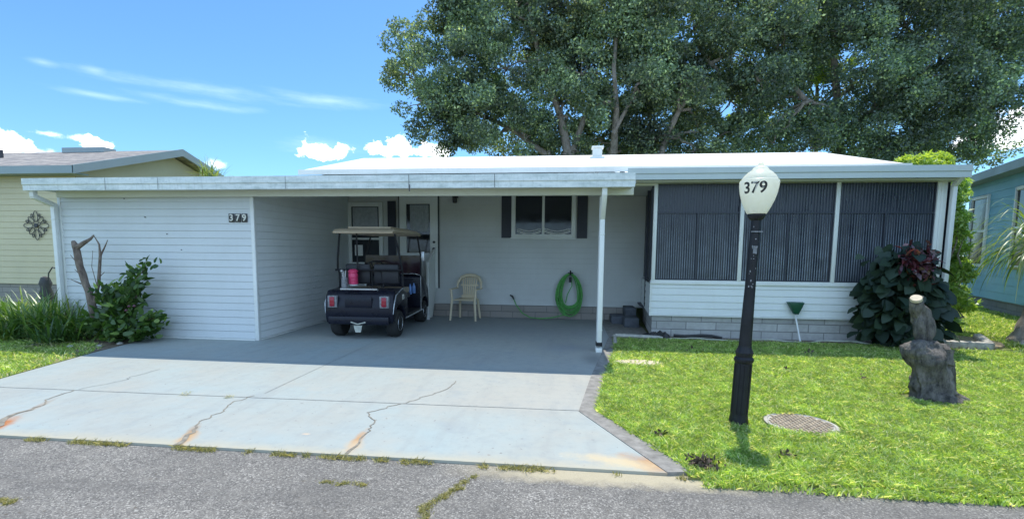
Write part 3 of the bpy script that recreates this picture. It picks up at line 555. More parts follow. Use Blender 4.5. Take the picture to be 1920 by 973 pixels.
# door with its frame
mb = MB(); mb.box((1.27, WY - .04, .68), (1.30, WY, 2.93)); mb.box((2.24, WY - .04, .68), (2.27, WY, 2.93)); mb.box((1.27, WY - .041, 2.93), (2.27, WY, 2.97)); part(mb, 'door_frame', 'iron')
mb = MB(); mb.box((1.30, WY - .05, .68), (1.47, WY - .008, 2.92)); mb.box((2.05, WY - .05, .68), (2.24, WY - .008, 2.92)); mb.box((1.47, WY - .05, 2.68), (2.05, WY - .008, 2.92)); mb.box((1.47, WY - .05, .68), (2.05, WY - .008, 1.52)); dr = part(mb, 'door', 'trim')
mb = MB(); mb.box((1.471, WY - .03, 1.521), (2.049, WY - .02, 2.679)); mb.build('pane', 'glass', dr)
mb = MB(); N = 40; mb.add([(1.56 + .46 * i / N, WY - .036 + .005 * math.sin(i * 1.5), z) for z in (2.02, 2.66) for i in range(N + 1)], [(i, i + 1, i + N + 2, i + N + 1) for i in range(N)]); mb.build('curtain', 'curtain', dr)
mb = MB(); mb.lathe([(.001, 0), (.035, 0), (.035, -.02), (.015, -.03), (.03, -.05), (.028, -.07), (.001, -.075)], (2.15, WY - .05, 1.62), 14, 'y'); mb.build('handle', 'iron', dr, smooth=True); mb = MB(); mb.lathe([(.001, 0), (.03, 0), (.03, -.025), (.001, -.027)], (2.15, WY - .05, 1.78), 14, 'y'); mb.build('deadbolt', 'iron', dr, smooth=True)
mb = MB(); mb.box((2.60, WY - .06, 2.82), (2.73, WY, 2.92)); mb.lathe([(.02, .0), (.055, -.02), (.05, -.12), (.02, -.13)], (2.665, WY - .09, 2.82), 12); part(mb, 'wall_lamp', 'iron')
mb = MB(); mb.box((.16, WY - .0315, 1.44), (.36, WY - .0285, 1.70)); pw = mb.build('pane_glint', 'curtwhite', w1)  # pale patch on the pane, stands in for a bright reflection
# address tiles on the shed
for i, ch in enumerate('379'):
    x = -.385 + i * .118; mb = MB(); mb.box((x - .05, -.032, 2.035), (x + .05, -.014, 2.18)); t = part(mb, 'number_tile', 'tile', bevel=.003)
    vs, fs = text_mesh(ch, .155, .002); mb = MB(); mb.add([(x + a, -.0345 - c, 2.107 + b) for a, b, c in vs], fs); mb.build('numeral', 'digit', t)
# porch
PY = 1.5
mb = MB(); mb.siding((6.90, PY), (11.9, PY), .42, 1.0, .125); mb.box((6.9, PY + .002, .42), (11.9, PY + .06, 1.0)); mb.siding((7.04, 3.6), (6.88, PY + .02), .42, 1.0, .125); mb.siding((11.9, PY), (11.9, 3.6), .42, 1.0, .125); part(mb, 'porch_wall', 'siding')
mb = MB(); mb.box((6.87, PY - .02, .40), (6.905, PY + .03, 1.0)); part(mb, 'corner_trim', 'trim'); mb = MB(); mb.box((6.93, PY + .02, 0), (11.88, PY + .08, .42)); mb.prism([(6.93, PY + .081), (6.99, PY + .081), (7.14, 3.6), (7.08, 3.6)], 0, .42); part(mb, 'porch_block_base', 'block')
mb = MB(); mb.box((6.905, PY - .03, .405), (11.9, PY + .03, .425)); part(mb, 'base_flashing', 'trim')
mb = MB(); mb.box((6.87, PY - .035, 1.0), (11.92, PY + .06, 1.045)); mb.box((6.88, PY - .02, 1.045), (11.9, PY + .05, 1.075)); part(mb, 'porch_sill', 'trim', bevel=.004)
pX = [6.92, 8.45, 10.05, 11.72]
for i, x in enumerate(pX):
    w_ = .032 if i < 3 else .075; mb = MB(); mb.box((x - w_, PY - .025, 1.075), (x + w_, PY + .05, 2.92)); mb.box((x - w_ * .3, PY - .035, 1.075), (x + w_ * .3, PY - .0255, 2.92)); part(mb, 'porch_post', 'trim', bevel=.003)
mb = MB(); mb.box((6.3, PY - .03, 2.80), (6.885, PY + .05, 2.87)); mb.box((6.955, PY - .03, 2.885), (11.65, PY + .05, 2.93)); part(mb, 'porch_header', 'beam', bevel=.003)
for i in range(3):
    a, b = pX[i] + .033, pX[i + 1] - (.033 if i < 2 else .076); fr = MB()
    for (p, q) in (((a, 1.077), (a + .02, 2.883)), ((b - .02, 1.077), (b, 2.883)), ((a + .021, 1.077), (b - .021, 1.095)), ((a + .021, 2.865), (b - .021, 2.883)), ((a + .021, 2.30), (b - .021, 2.325)), (((a + b) / 2 - .016, 1.096), ((a + b) / 2 + .016, 2.299))): fr.box((p[0], PY + .0, p[1]), (q[0], PY + .03, q[1]))
    sc = fr.build('porch_screen', 'rail', H)
    pn = MB(); n = int((b - a) / .0125); V = [(a + .021 + (b - a - .042) * k / n, PY + .022 + .003 * math.sin(k * PI / 2), z) for z in (1.08, 2.88) for k in range(n + 1)]; pn.add(V, [(k, k + 1, k + n + 2, k + n + 1) for k in range(n)]); pn.build('ribbed_panel', 'vinyl', sc, smooth=True)
    rb = MB(); random.seed(i)
    nk = int((b - a) / .041)
    for k in range(nk):
        x = a + .03 + k * .041
        if abs(x - (a + b) / 2) < .02 or x > b - .03: continue
        zt = random.uniform(1.9, 2.29); zt = 2.285; wb = .013 + random.random() * .005; wt = random.uniform(.001, .005); rb.prism([(x, 1.10), (x + wb, 1.10), (x + wb * .9, 1.6), (x + wt, zt), (x, zt)], PY + .006, PY + .012, 'xz')
        if random.random() < .4: z = random.uniform(2.35, 2.6); rb.box((x, PY + .006, z), (x + .004, PY + .012, z + random.uniform(.1, .25)))
    rb.build('panel_ribs', 'rib', sc)
mb = MB(); mb.box((6.87, 1.62, 1.0), (6.91, 1.66, 2.85)); mb.box((6.93, 2.5, .45), (6.97, 2.54, 2.85)); mb.prism([(6.905, 1.54), (6.915, 1.54), (7.075, 3.6), (7.065, 3.6)], 1.04, 2.88); part(mb, 'porch_side_screen', 'rail')
mb = MB(); mb.box((11.885, 1.56, 1.04), (11.895, 3.6, 2.9)); part(mb, 'porch_side_screen', 'vinyl')
mb = MB(); mb.box((6.95, 1.6, .40), (11.85, 3.6, .44)); part(mb, 'porch_floor', 'step')
mb = MB(); mb.prism([(1.22, 3.0), (3.245, 3.335), (3.6, 3.335), (3.6, 3.25), (3.245, 3.25), (1.22, 2.94)], 6.3, 11.87, 'yz'); part(mb, 'porch_roof', 'roof')
PF = [(1.12, 3.06), (1.12, 2.965), (1.135, 2.95), (1.135, 2.86), (1.24, 2.86), (1.24, 3.0), (1.16, 3.0), (1.15, 3.06)]
mb = MB(); mb.prism(PF, 6.36, 11.9, 'yz'); mb.box((11.84, 1.241, 2.87), (11.895, 3.2, 3.04)); part(mb, 'porch_gutter', 'greyfascia')
mb = MB(); mb.box((6.3, 1.25, 2.835), (11.88, 3.6, 2.858)); part(mb, 'porch_ceiling', 'beam')
mb = MB()
for a, b in (((11.80, 1.2, 2.88), (11.84, 1.40, 2.76)), ((11.84, 1.40, 2.76), (11.84, 1.42, .1))):
    A_, B_ = Vector(a), Vector(b); d = (B_ - A_); L = d.length; d.normalize(); s = d.cross(Vector((1, 0, 0))).normalized(); mb.obox((A_ + B_) / 2, L + .03, .07, .07, d, s, d.cross(s))
part(mb, 'downspout', 'trim', bevel=.006)
# entry stairs with solid side panel
S = thing('entry_stairs', 'short entry stairs with a white solid side panel below the back door', 'stairs', (1.8, 3.3, 0))
mb = MB()
for k in range(3): mb.box((1.32, 2.98 + k * .2, 0 if k == 0 else .2 * k + .001), (2.12, 3.58, .2 * (k + 1)))
mb.build('steps', 'step', S, bevel=.01)
mb = MB(); mb.prism([(3.0, .02), (3.0, 1.26), (3.58, 1.60), (3.58, .62), (3.3, .02)], 2.15, 2.18, 'yz'); mb.build('side_panel', 'trim', S); mb = MB(); mb.box((2.14, 2.94, 0), (2.20, 2.999, 1.33)); mb.build('panel_post', 'trim', S, bevel=.004)
mb = MB(); mb.obox((2.168, 3.29, 1.47), .72, .06, .04, Vector((0, .58, .34)).normalized(), (1, 0, 0), Vector((0, -.34, .58)).normalized()); mb.build('handrail', 'trim', S, bevel=.004)
S = thing('porch_step', 'dark grey block steps beside the screened porch door', 'steps', (6.6, 3.2, 0))
mb = MB(); mb.box((6.32, 3.0, 0), (6.84, 3.56, .17)); mb.box((6.40, 3.01, .171), (6.62, 3.2, .19)); mb.build('lower_step', 'step', S, bevel=.012); mb = MB(); mb.box((6.55, 2.55, 0), (6.85, 2.99, .20)); mb.box((6.62, 3.02, .172), (6.85, 3.58, .36)); mb.build('upper_step', 'step', S, bevel=.012)

# ------------------------------------------------------------------ neighbours
N1 = thing('neighbour_house', 'pale yellow house with grey shingle roof behind the shed on the left', 'house', (-12, 4, 0))
mb = MB(); GX = -7.9; mb.siding((-26, 4.1), (GX, 4.1), .55, 3.62, .155); mb.siding((GX, 4.1), (GX, 10.6), .55, 3.62, .155); mb.build('wall', 'yellow', N1)
mb = MB(); mb.box((-26, 4.13, 0), (GX - .03, 4.3, .55)); mb.box((GX - .2, 4.3, 0), (GX - .03, 10.5, .55)); mb.build('block_skirt', 'blockdark', N1)
mb = MB(); mb.prism([(3.95, 3.6), (10.7, 3.6), (7.35, 4.62)], GX, GX + .02, 'yz'); mb.build('gable', 'yellow', N1)
RX = -7.5; sh = MB(); sh.prism([(3.72, 3.70), (7.35, 4.82), (11, 3.70), (11, 3.62), (7.35, 4.74), (3.72, 3.62)], -27, RX, 'yz'); r1 = sh.build('roof', 'shingle', N1)
mb = MB(); mb.prism([(3.66, 3.50), (3.66, 3.70), (3.715, 3.70), (3.715, 3.50)], -27, RX + .03, 'yz'); mb.box((-27, 3.72, 3.50), (RX, 4.1, 3.53)); mb.prism([(3.66, 3.49), (3.66, 3.71), (7.35, 4.85), (11.05, 3.71), (11.05, 3.49), (7.35, 4.62)], RX + .005, RX + .06, 'yz'); mb.build('fascia', 'bluetrim', r1)
mb = MB(); a = at(125, 292, 7.2); b = at(203, 292, 7.2); mb.box((a.x, 7.05, 4.74), (b.x, 7.5, 4.90)); mb.build('ridge_vent', 'bluetrim', r1); p = at(4, 306, 5.8); mb = MB(); mb.tube([(p.x, 5.8, 4.2), (p.x, 5.8, 4.58)], .05, 8); mb.build('vent_pipe', 'iron', r1)
mb = MB(); rosette = Vector((0, 0, 0)); c = at(68, 423, 4.06); R0 = .40
for k in range(8):
    a = k * PI / 4; d = Vector((math.cos(a), 0, math.sin(a))); s = Vector((-math.sin(a), 0, math.cos(a))); big = k % 2 == 0
    cc = c + d * R0 * (.62 if big else .52); rx, rs = (R0 * .36, R0 * .17) if big else (R0 * .28, R0 * .14)
    mb.tube([cc + d * rx * math.cos(t) + s * rs * math.sin(t) for t in np.linspace(0, 2 * PI, 14)[:-1]], .009, 5, True)
    for sg in (-1, 1): mb.tube([c + d * R0 * (.70 + .1 * math.cos(t)) + s * sg * R0 * (.26 + .09 * math.sin(t)) for t in np.linspace(0, 1.6 * PI, 9)], .008, 5)
mb.lathe([(.001, -.03), (.06, -.02), (.06, .01), (.001, .01)], c, 12, 'y'); o = mb.build('wall_ornament', 'iron', None, smooth=True); tag(o, 'round wrought iron flower ornament hung on the yellow wall', 'wall ornament')
S = thing('hose_reel', 'small dark garden ornament with curved iron hook standing by the yellow house', 'garden ornament', (-7.2, 2.6, 0))
mb = MB(); mb.tube([(-7.2, 2.6, 0), (-7.2, 2.6, .7), (-7.17, 2.6, .95), (-7.05, 2.6, 1.1), (-6.9, 2.6, 1.05)], .015, 6); mb.build('hook', 'iron', S); mb = MB(); mb.lathe([(.02, .2), (.12, .25), (.15, .4), (.1, .6), (.13, .7), (.08, .85), (.01, .88)], (-7.3, 2.62, 0), 12); mb.build('figure', 'iron', S, smooth=True)
# turquoise house on the right
A2 = Vector((18.0, 9.4, 0)); DD = Vector((-.34194, -.93972, 0)); NN = Vector((-.93972, .34194, 0))
N2 = thing('neighbour_house', 'turquoise house with white framed windows beyond the tall green shrub on the right', 'house', A2)
e = A2 + DD * 16; mb = MB(); mb.siding((A2.x, A2.y), (e.x, e.y), .35, 3.75, .215); q = A2 - NN * 8; mb.siding((q.x, q.y), (A2.x, A2.y), .35, 3.75, .215); mb.build('wall', 'turq', N2)
mb = MB(); s0 = A2 - NN * .05; s1 = e - NN * .05; mb.add([(s0.x, s0.y, 0), (s1.x, s1.y, 0), (s1.x, s1.y, .35), (s0.x, s0.y, .35)], [(0, 1, 2, 3)]); mb.build('block_skirt', 'blockfar', N2)
mb = MB()
c0 = A2 - DD * .4; c1 = e
def P2(s, n, z): v = A2 + DD * s + NN * n; return (v.x, v.y, z)
mb.add([P2(-.4, .4, 3.85), P2(16, .4, 3.85), P2(16, -4, 4.9), P2(-.4, -4, 4.9), P2(-.4, -8.4, 3.85), P2(16, -8.4, 3.85)], [(0, 1, 2, 3), (3, 2, 5, 4)]); rr_ = mb.build('roof', 'roof', N2)
mb = MB(); m0 = A2 + DD * 7.8
mb.obox(P2(7.8, .42, 3.80), 16.4, .05, .22, DD, NN, (0, 0, 1)); mb.obox(P2(7.8, .2, 3.72), 16.4, .4, .03, DD, NN, (0, 0, 1))
a, b = Vector(P2(-.42, .42, 3.84)), Vector(P2(-.42, -4, 4.9)); d = (b - a).normalized(); mb.obox((a + b) / 2, (b - a).length, .05, .2, d, DD, d.cross(DD)); mb.build('fascia', 'bluetrim', rr_)
for (s0, s1) in ((.42, 1.5), (3.3, 4.4)):
    z0, z1 = 1.32, 3.25; o = MB()
    for (a, b, c, d) in ((s0 - .09, s0, z0 - .09, z1 + .09), (s1, s1 + .09, z0 - .09, z1 + .09), (s0, s1, z1, z1 + .09), (s0, s1, z0 - .09, z0), (s0, s1, 2.25, 2.32)): o.obox(P2((a + b) / 2, .035, (c + d) / 2), b - a, .06, d - c, DD, NN, (0, 0, 1))
    w_ = o.build('window', 'trim', N2, bevel=.004); o = MB(); o.obox(P2((s0 + s1) / 2, .022, (z0 + z1) / 2), s1 - s0 - .01, .01, z1 - z0 - .01, DD, NN, (0, 0, 1)); o.build('pane', 'glass', w_)

# ------------------------------------------------------------------ golf cart
KC = 1.1; ca = math.radians(2); CO = Vector((1.69, .34, 0))
G = thing('golf_cart', 'black golf cart with beige roof parked in the carport', 'golf cart', CO)
class CM(MB):
    def build(s, name, mats, parent=None, **k):
        c_, s_ = math.cos(ca), math.sin(ca); s.v = [(CO.x + KC * (x * c_ - y * s_), CO.y + KC * (x * s_ + y * c_), KC * z) for x, y, z in s.v]; return MB.build(s, name, mats, parent or G, **k)
def arch(cy, r, z0, n=8): return [(cy + r * math.cos(t), z0 + (r) * math.sin(t)) for t in np.linspace(0, PI, n)]
mb = CM(); prof = [(.02, .26), (-.02, .40), (-.02, .55), (.02, .70), (.10, .79), (.50, .80), (.80, .70), (.80, .27)] + [(y, z) for y, z in arch(.36, .265, .27)] + [(.05, .3)]
mb.prism(prof, -.56, .56, 'yz'); body = mb.build('rear_body', 'cart', bevel=.025)
mb = CM(); mb.box((-.5, -.05, .25), (.5, .03, .38)); mb.build('bumper', 'cart', bevel=.02)
mb = CM(); mb.prism([(1.72, .27), (1.70, .92), (1.78, .99), (2.05, .88), (2.33, .66), (2.38, .45), (2.36, .28)] + arch(2.03, .25, .27), -.54, .54, 'yz'); mb.build('front_cowl', 'cart', bevel=.03)
mb = CM(); mb.box((-.54, .78, .25), (.54, 1.74, .33)); mb.build('floor', 'seat', bevel=.01)
mb = CM(); mb.box((-.5, .70, .60), (.5, 1.14, .68)); mb.build('seat_base', 'cart'); 
for sx in (-1, 1):
    mb = CM(); mb.box((sx * .03, .66, .68), (sx * .49, 1.16, .78)); mb.build('seat_cushion', 'seatbeige', bevel=.03)
    mb = CM(); mb.box((sx * .03, .58, .86), (sx * .47, .66, 1.20)); mb.build('seat_back', 'seat', bevel=.03)
mb = CM(); mb.box((-.22, -.035, .52), (.22, -.015, .70)); mb.build('rear_panel', 'cart', bevel=.006)
mb = CM(); mb.tube([(-.3, .03, .80), (-.3, .0, .815), (.3, .0, .815), (.3, .03, .80)], .015, 6); mb.build('bag_rail', 'silver')
for sx in (-1, 1):
    mb = CM(); mb.box((sx * .35, -.045, .52), (sx * .50, .02, .71)); t = mb.build('taillight', 'chip', bevel=.01); mb = CM(); mb.box((sx * .385, -.058, .54), (sx * .465, -.046, .69)); mb.build('lens', 'redlens', t, bevel=.004)
mb = CM(); mb.prism([(-.07, .24), (.07, .24), (.045, .13), (-.04, .13)], -.07, -.055, 'xz'); mb.tube([(-.12, -.05, .29), (0, -.07, .26), (.12, -.05, .29)], .012, 6); mb.build('tow_bar_cloth', 'greypipe')
# white stripe along the right side
for sx in (1, -1):
    mb = CM(); x = sx * .572
    mb.tube([(x * .97, .0, .42), (x, .02, .58), (x, .12, .72), (x, .45, .80), (x, .62, .80)], .009, 5); mb.tube([(x, .64, .28), (x, 1.70, .30)], .012, 5); mb.tube([(x * .96, 1.70, .30), (x * .96, 1.70, .96), (x * .8, 1.66, .99), (x * .3, 1.66, .99)], .009, 5); mb.build('trim_stripe', 'silver')
vs, fs = text_mesh('73', .12, .002); mb = CM(); mb.add([(.565 + c, .52 + a, .65 + b) for a, b, c in vs], fs); mb.build('side_number', 'digit')
for (x, y) in ((-.47, .36), (.47, .36), (-.45, 2.03), (.45, 2.03)):
    sg = 1 if x > 0 else -1; mb = CM(); mb.lathe([(.12, -.09), (.20, -.09), (.222, -.06), (.225, 0), (.222, .06), (.20, .09), (.12, .09)], (x, y, .225), 28, 'x'); t = mb.build('wheel', 'rubber', smooth=True)
    mb = CM(); mb.lathe([(.001, sg * .05), (.03, sg * .085), (.06, sg * .07), (.105, sg * .075), (.12, sg * .095), (.125, sg * .07)], (x, y, .225), 20, 'x')
    for k in range(10):
        a = k * PI / 5; mb.obox((x + sg * .08, y + .08 * math.cos(a), .225 + .08 * math.sin(a)), .02, .055, .018, (1, 0, 0), (0, math.cos(a), math.sin(a)), (0, -math.sin(a), math.cos(a)))
    mb.build('rim', 'silver', t, smooth=True)
mb = CM(); mb.prism([(.18, 1.72), (.26, 1.775), (.5, 1.80), (1.6, 1.80), (1.84, 1.775), (1.92, 1.72), (1.9, 1.71), (.2, 1.71)], -.51, .51, 'yz'); mb.box((-.38, .5, 1.801), (.38, 1.6, 1.81)); mb.build('roof', 'beige', bevel=.03, seg=3)
for sx in (-1, 1):
    mb = CM(); mb.tube([(sx * .47, .40, 1.72), (sx * .54, .46, 1.30), (sx * .56, .50, 1.12), (sx * .55, .54, 1.05), (sx * .55, .55, .78)], .016, 6); mb.build('roof_strut', 'black')
    mb = CM(); mb.tube([(sx * .46, 1.80, 1.72), (sx * .55, 1.72, 1.3), (sx * .55, 1.70, .95)], .016, 6); mb.build('roof_strut', 'black')
mb = CM(); mb.tube([(-.22, .50, 1.71), (-.22, .52, 1.05)], .014, 6); mb.tube([(-.6, .50, 1.10), (.55, .54, 1.10)], .02, 6); mb.tube([(.0, .6, .8), (.0, .58, 1.1)], .014, 6); mb.tube([(.2, .6, .8), (.16, .58, 1.1)], .014, 6); mb.build('rear_rack', 'black')
mb = CM(); mb.box((-.54, 1.705, .98), (.54, 1.713, 1.34)); mb.build('windscreen', 'maroon')
mb = CM(); t_ = Vector((0, -.55, .83)).normalized(); u_ = Vector((1, 0, 0)); v_ = t_.cross(u_); cc = Vector((-.26, 1.35, 1.12)); mb.tube([cc + (u_ * math.cos(a) + v_ * math.sin(a)) * .19 for a in np.linspace(0, 2 * PI, 21)[:-1]], .016, 6, True); mb.tube([cc, cc + Vector((0, .32, -.35))], .02, 6); [mb.tube([cc, cc + (u_ * math.cos(a) + v_ * math.sin(a)) * .18], .012, 5) for a in (0, 2.1, 4.2)]; mb.build('steering_wheel', 'seat')
mb = CM(); mb.box((.60, 1.55, 1.24), (.66, 1.58, 1.42)); mb.tube([(.55, 1.7, 1.3), (.62, 1.57, 1.3)], .01, 5); mb.build('mirror', 'silver', bevel=.01)
def cpt(x, y, z): c_, s_ = math.cos(ca), math.sin(ca); return Vector((CO.x + KC * (x * c_ - y * s_), CO.y + KC * (x * s_ + y * c_), KC * z))
p = cpt(-.27, .44, .86); S = thing('cooler_jug', 'bright pink ribbed drink jug on the back of the golf cart', 'jug', p)
mb = MB(); mb.lathe([(.07, 0), (.085, .01), (.085, .05), (.078, .055), (.085, .06), (.085, .12), (.078, .125), (.085, .13), (.085, .2), (.07, .22)], p, 16); mb.build('body', 'pink', S, smooth=True); mb = MB(); mb.lathe([(.088, .22), (.09, .25), (.06, .28), (.01, .285)], p, 16); mb.build('lid', 'pink', S, smooth=True); mb = MB(); mb.lathe([(.09, -.02), (.092, 0), (.06, .002)], p, 16); mb.build('base_ring', 'white', S)
p = cpt(-.36, .30, .82); S = thing('golf_bag', 'small silver and black bag of clubs standing behind the golf cart seat', 'golf bag', p)
mb = MB(); mb.lathe([(.04, -.08), (.06, -.06), (.055, .12), (.05, .18)], p, 10); mb.build('bag', 'chip', S, smooth=True); mb = MB(); [mb.tube([p + Vector((dx * .3, 0, .1)), p + Vector((dx, 0, .28 + abs(dx)))], .007, 5) for dx in (-.05, -.01, .03)]; mb.lathe([(.005, .27), (.028, .285), (.028, .31), (.005, .33)], p + Vector((-.05, 0, 0)), 8); mb.build('clubs', 'silver', S)
for i, x in enumerate((.40, .47)):
    p = cpt(x, 1.5, .72 if i else .70); mb = MB(); mb.lathe([(.03, -.1), (.036, -.08), (.036, .04), (.015, .08), (.015, .11), (.001, .11)], p, 10); o = mb.build('water_bottle', 'bluebottle', None, smooth=True); tag(o, ['blue water bottle in the cart dash, nearer the seat middle', 'blue water bottle in the cart dash, nearer the outer side'][i], 'bottle', 'bottles in the golf cart')

# ------------------------------------------------------------------ things in the carport
cx, cy = 3.02, 3.16; S = thing('plastic_chair', 'cream plastic garden armchair with slotted back against the carport wall', 'chair', (cx, cy, 0)); ks = 1.08
class KM(MB):
    def build(s, name, mats, parent=None, **k):
        a = math.radians(-6); s.v = [(cx + ks * (x * math.cos(a) - y * math.sin(a)), cy + ks * (x * math.sin(a) + y * math.cos(a)), ks * z) for x, y, z in s.v]; return MB.build(s, name, mats, S, **k)
mb = KM(); mb.prism([(-.22, -.23), (.22, -.23), (.20, .2), (-.20, .2)], .42, .445); mb.build('seat', 'cream', bevel=.012)
for sx in (-1, 1):
    mb = KM(); mb.tube([(sx * .28, -.24, 0), (sx * .25, -.21, .42), (sx * .27, -.20, .64)], [.022, .026, .024], 6); mb.build('leg', 'cream', smooth=True)
    mb = KM(); mb.tube([(sx * .23, .27, 0), (sx * .2, .18, .42)], [.022, .028], 6); mb.build('leg', 'cream', smooth=True)
    mb = KM(); mb.obox((sx * .28, -.0, .655), .06, .48, .022, (1, 0, 0), (0, 1, 0), (0, 0, 1)); mb.build('armrest', 'cream', bevel=.01)
mb = KM(); arc = [(-.27, .20, .66), (-.26, .235, .78), (-.2, .27, .88), (-.1, .285, .925), (0, .29, .935), (.1, .285, .925), (.2, .27, .88), (.26, .235, .78), (.27, .20, .66)]; mb.tube(arc, [.02, .03, .038, .04, .04, .04, .038, .03, .02], 8)
for k in range(7):
    x = (k - 3) / 3; mb.obox((x * .135, .235, .665), .03, .014, .46, (1, 0, 0), (0, 1, 0), Vector((x * .12, .18, 1)).normalized())
mb.obox((0, .2, .47), .34, .02, .08, (1, 0, 0), (0, 1, 0), (0, 0, 1)); mb.obox((0, .25, .72), .40, .018, .035, (1, 0, 0), (0, 1, 0), (0, 0, 1)); mb.build('backrest', 'cream', smooth=True)
# hose
S = thing('garden_hose', 'bright green garden hose coiled on a wall hanger with its end trailing left', 'hose', (5.4, 3.55, 0)); mb = MB(); random.seed(5)
hc = Vector((5.39, 3.50, .60))
for k in range(15):
    a, b = random.uniform(.19, .31), random.uniform(.37, .50); oy = random.uniform(-.06, .05); ox = random.uniform(-.02, .02)
    mb.tube([hc + Vector((ox + a * math.sin(t) * (1 - .18 * math.cos(t)), oy, (.47 - b) + b * math.cos(t) - (.0))) for t in np.linspace(0, 2 * PI, 27)[:-1]], .013, 6, True)
mb.tube([(5.3, 3.42, .13), (5.0, 3.36, .06), (4.75, 3.3, .04), (4.5, 3.34, .05), (4.3, 3.42, .14), (4.15, 3.48, .32), (4.08, 3.51, .47)], .013, 6); mb.tube([(5.42, 3.46, 1.0), (5.44, 3.44, .8), (5.34, 3.44, .6), (5.3, 3.44, .4)], .013, 6); mb.build('coil', 'hose', S, smooth=True)
mb = MB(); mb.tube([(4.09, 3.51, .45), (4.05, 3.52, .52), (4.0, 3.50, .55)], [.02, .024, .018], 8); mb.build('nozzle', 'iron', S)
mb = MB(); mb.box((5.34, 3.52, 1.04), (5.46, 3.62, 1.10)); mb.tube([(5.4, 3.58, 1.05), (5.4, 3.42, 1.06), (5.4, 3.40, 1.15)], .018, 6); mb.box((5.37, 3.40, .88), (5.43, 3.46, 1.0)); mb.build('hanger', 'black', S)

# ------------------------------------------------------------------ lamp post
LB = Vector((6.95, -3.16, 0)); lean = Vector((.035, .0, 1))
S = thing('lamp_post', 'black leaning lamp post with white acorn globe on the front lawn', 'street lamp', LB)
def lp(r, z): return (r, z)
class LM(MB):
    def build(s, name, mats, parent=None, **k):
        s.v = [(LB.x + x + .03 * z, LB.y + y, z) for x, y, z in s.v]; return MB.build(s, name, mats, parent or S, **k)
mb = LM(); mb.lathe([(.078, -.02), (.085, .02), (.075, .10), (.073, .58), (.084, .60), (.086, .62), (.07, .64), (.078, .68), (.06, .72), (.055, .74), (.045, 1.3), (.040, 1.88), (.062, 1.90), (.075, 1.925), (.075, 1.945)], n=16)
for k in range(8):
    a = k * PI / 4; mb.obox((.072 * math.cos(a), .072 * math.sin(a), .34), .012, .02, .46, (math.cos(a), math.sin(a), 0), (-math.sin(a), math.cos(a), 0), (0, 0, 1))
mb.obox((-.005, -.052, 1.62), .03, .012, .07, (1, 0, 0), (0, 1, 0), (0, 0, 1), 1); random.seed(9)
for k in range(17):
    z = random.uniform(1.28, 1.9); a = random.uniform(-2.3, -.9); s_ = random.uniform(.004, .014); r_ = .0475 - .004 * (z - 1.3) / .6; mb.obox((r_ * math.cos(a), r_ * math.sin(a), z), .003, s_, s_ * random.uniform(.6, 2), (math.cos(a), math.sin(a), 0), (-math.sin(a), math.cos(a), 0), (0, 0, 1), 1)
mb.box((-.05, -.048, 1.778), (.05, -.038, 1.786), 1); mb.build('pole', ['black', 'chip'])
GP = [(.078, 1.94), (.086, 1.95), (.11, 2.0), (.135, 2.06), (.152, 2.12), (.161, 2.18), (.163, 2.22), (.160, 2.232), (.148, 2.24), (.146, 2.25), (.130, 2.275), (.10, 2.305), (.072, 2.325), (.065, 2.335), (.060, 2.345), (.035, 2.36), (.022, 2.365), (.024, 2.385), (.015, 2.395), (.001, 2.397)]
mb = LM(); mb.lathe(GP, n=40); mb.build('globe', 'globe', smooth=True)
vs, fs = text_mesh('379', .135, .0); Rr = lambda z: np.interp(z, [g[1] for g in GP], [g[0] for g in GP]); mb = LM(); am = math.atan2(CC.y - LB.y, CC.x - LB.x) - .0
off_a = -.22; V = []
for a, b, c in vs: z = 2.155 + b; r_ = Rr(z) + .0015; th = am + off_a + a / .16; V.append((r_ * math.cos(th), r_ * math.sin(th), z))
mb.add(V, fs); mb.build('numerals', 'blkdigit')

# ------------------------------------------------------------------ lawn things
mb = MB(); cc = Vector((7.53, -3.10, .0)); mb.lathe([(.30, -.03), (.31, .008), (.28, .014), (.275, .006), (.001, .006)], cc, 32); S = thing('utility_cover', 'round metal utility cover with checker pattern in the lawn', 'manhole cover', cc); mb.build('ring', 'edging', S)
mb = MB()
for i in range(-7, 8):
    for j in range(-7, 8):
        x, y = i * .036, j * .036
        if x * x + y * y < .066: a = .5 if (i + j) % 2 else 2.1; mb.obox(cc + Vector((x, y, .011)), .034, .016, .008, (math.cos(a), math.sin(a), 0), (-math.sin(a), math.cos(a), 0), (0, 0, 1))
mb.build('cover_studs', 'studs', S)
S = thing('tree_stump', 'charred tree stump with a sawn off limb rising behind it on the lawn', 'tree stump', (9.35, -2.05, 0))
def gnarled(mb, pts, rad, seed, n=44, sub=10):
    tmp = MB(); rough_tube(tmp, pts, rad, n, .28, 3.2, sub, seed); out = []
    for v in tmp.v:
        q = Vector(v); w1 = noise.noise(Vector((q.x * 9, q.y * 9, q.z * 3.2)) + Vector((seed, 0, 0))); w2 = noise.noise(q * 26); w3 = abs(noise.noise(Vector((q.x * 5, q.y * 5, q.z * 1.6 + seed))))
        c = Vector((np.interp(q.z, [p[2] for p in pts], [p[0] for p in pts]), np.interp(q.z, [p[2] for p in pts], [p[1] for p in pts]), q.z)); d = (q - c); d.z = 0; L = max(d.length, .02)
        out.append(q + d / L * (w1 * .045 + w2 * .016 - (.10 - min(.10, w3)) * .45) + Vector((0, 0, w1 * .02)))
    mb.add(out, tmp.f)
mb = MB(); gnarled(mb, [(9.44, -2.05, -.05), (9.42, -2.05, .06), (9.37, -2.03, .28), (9.28, -2.0, .47), (9.21, -2.0, .58), (9.19, -2.0, .64)], [.265, .23, .20, .165, .13, .05], 2)
gnarled(mb, [(9.40, -2.0, .40), (9.43, -1.98, .56), (9.44, -1.98, .61)], [.14, .12, .05], 5, 24, 5)
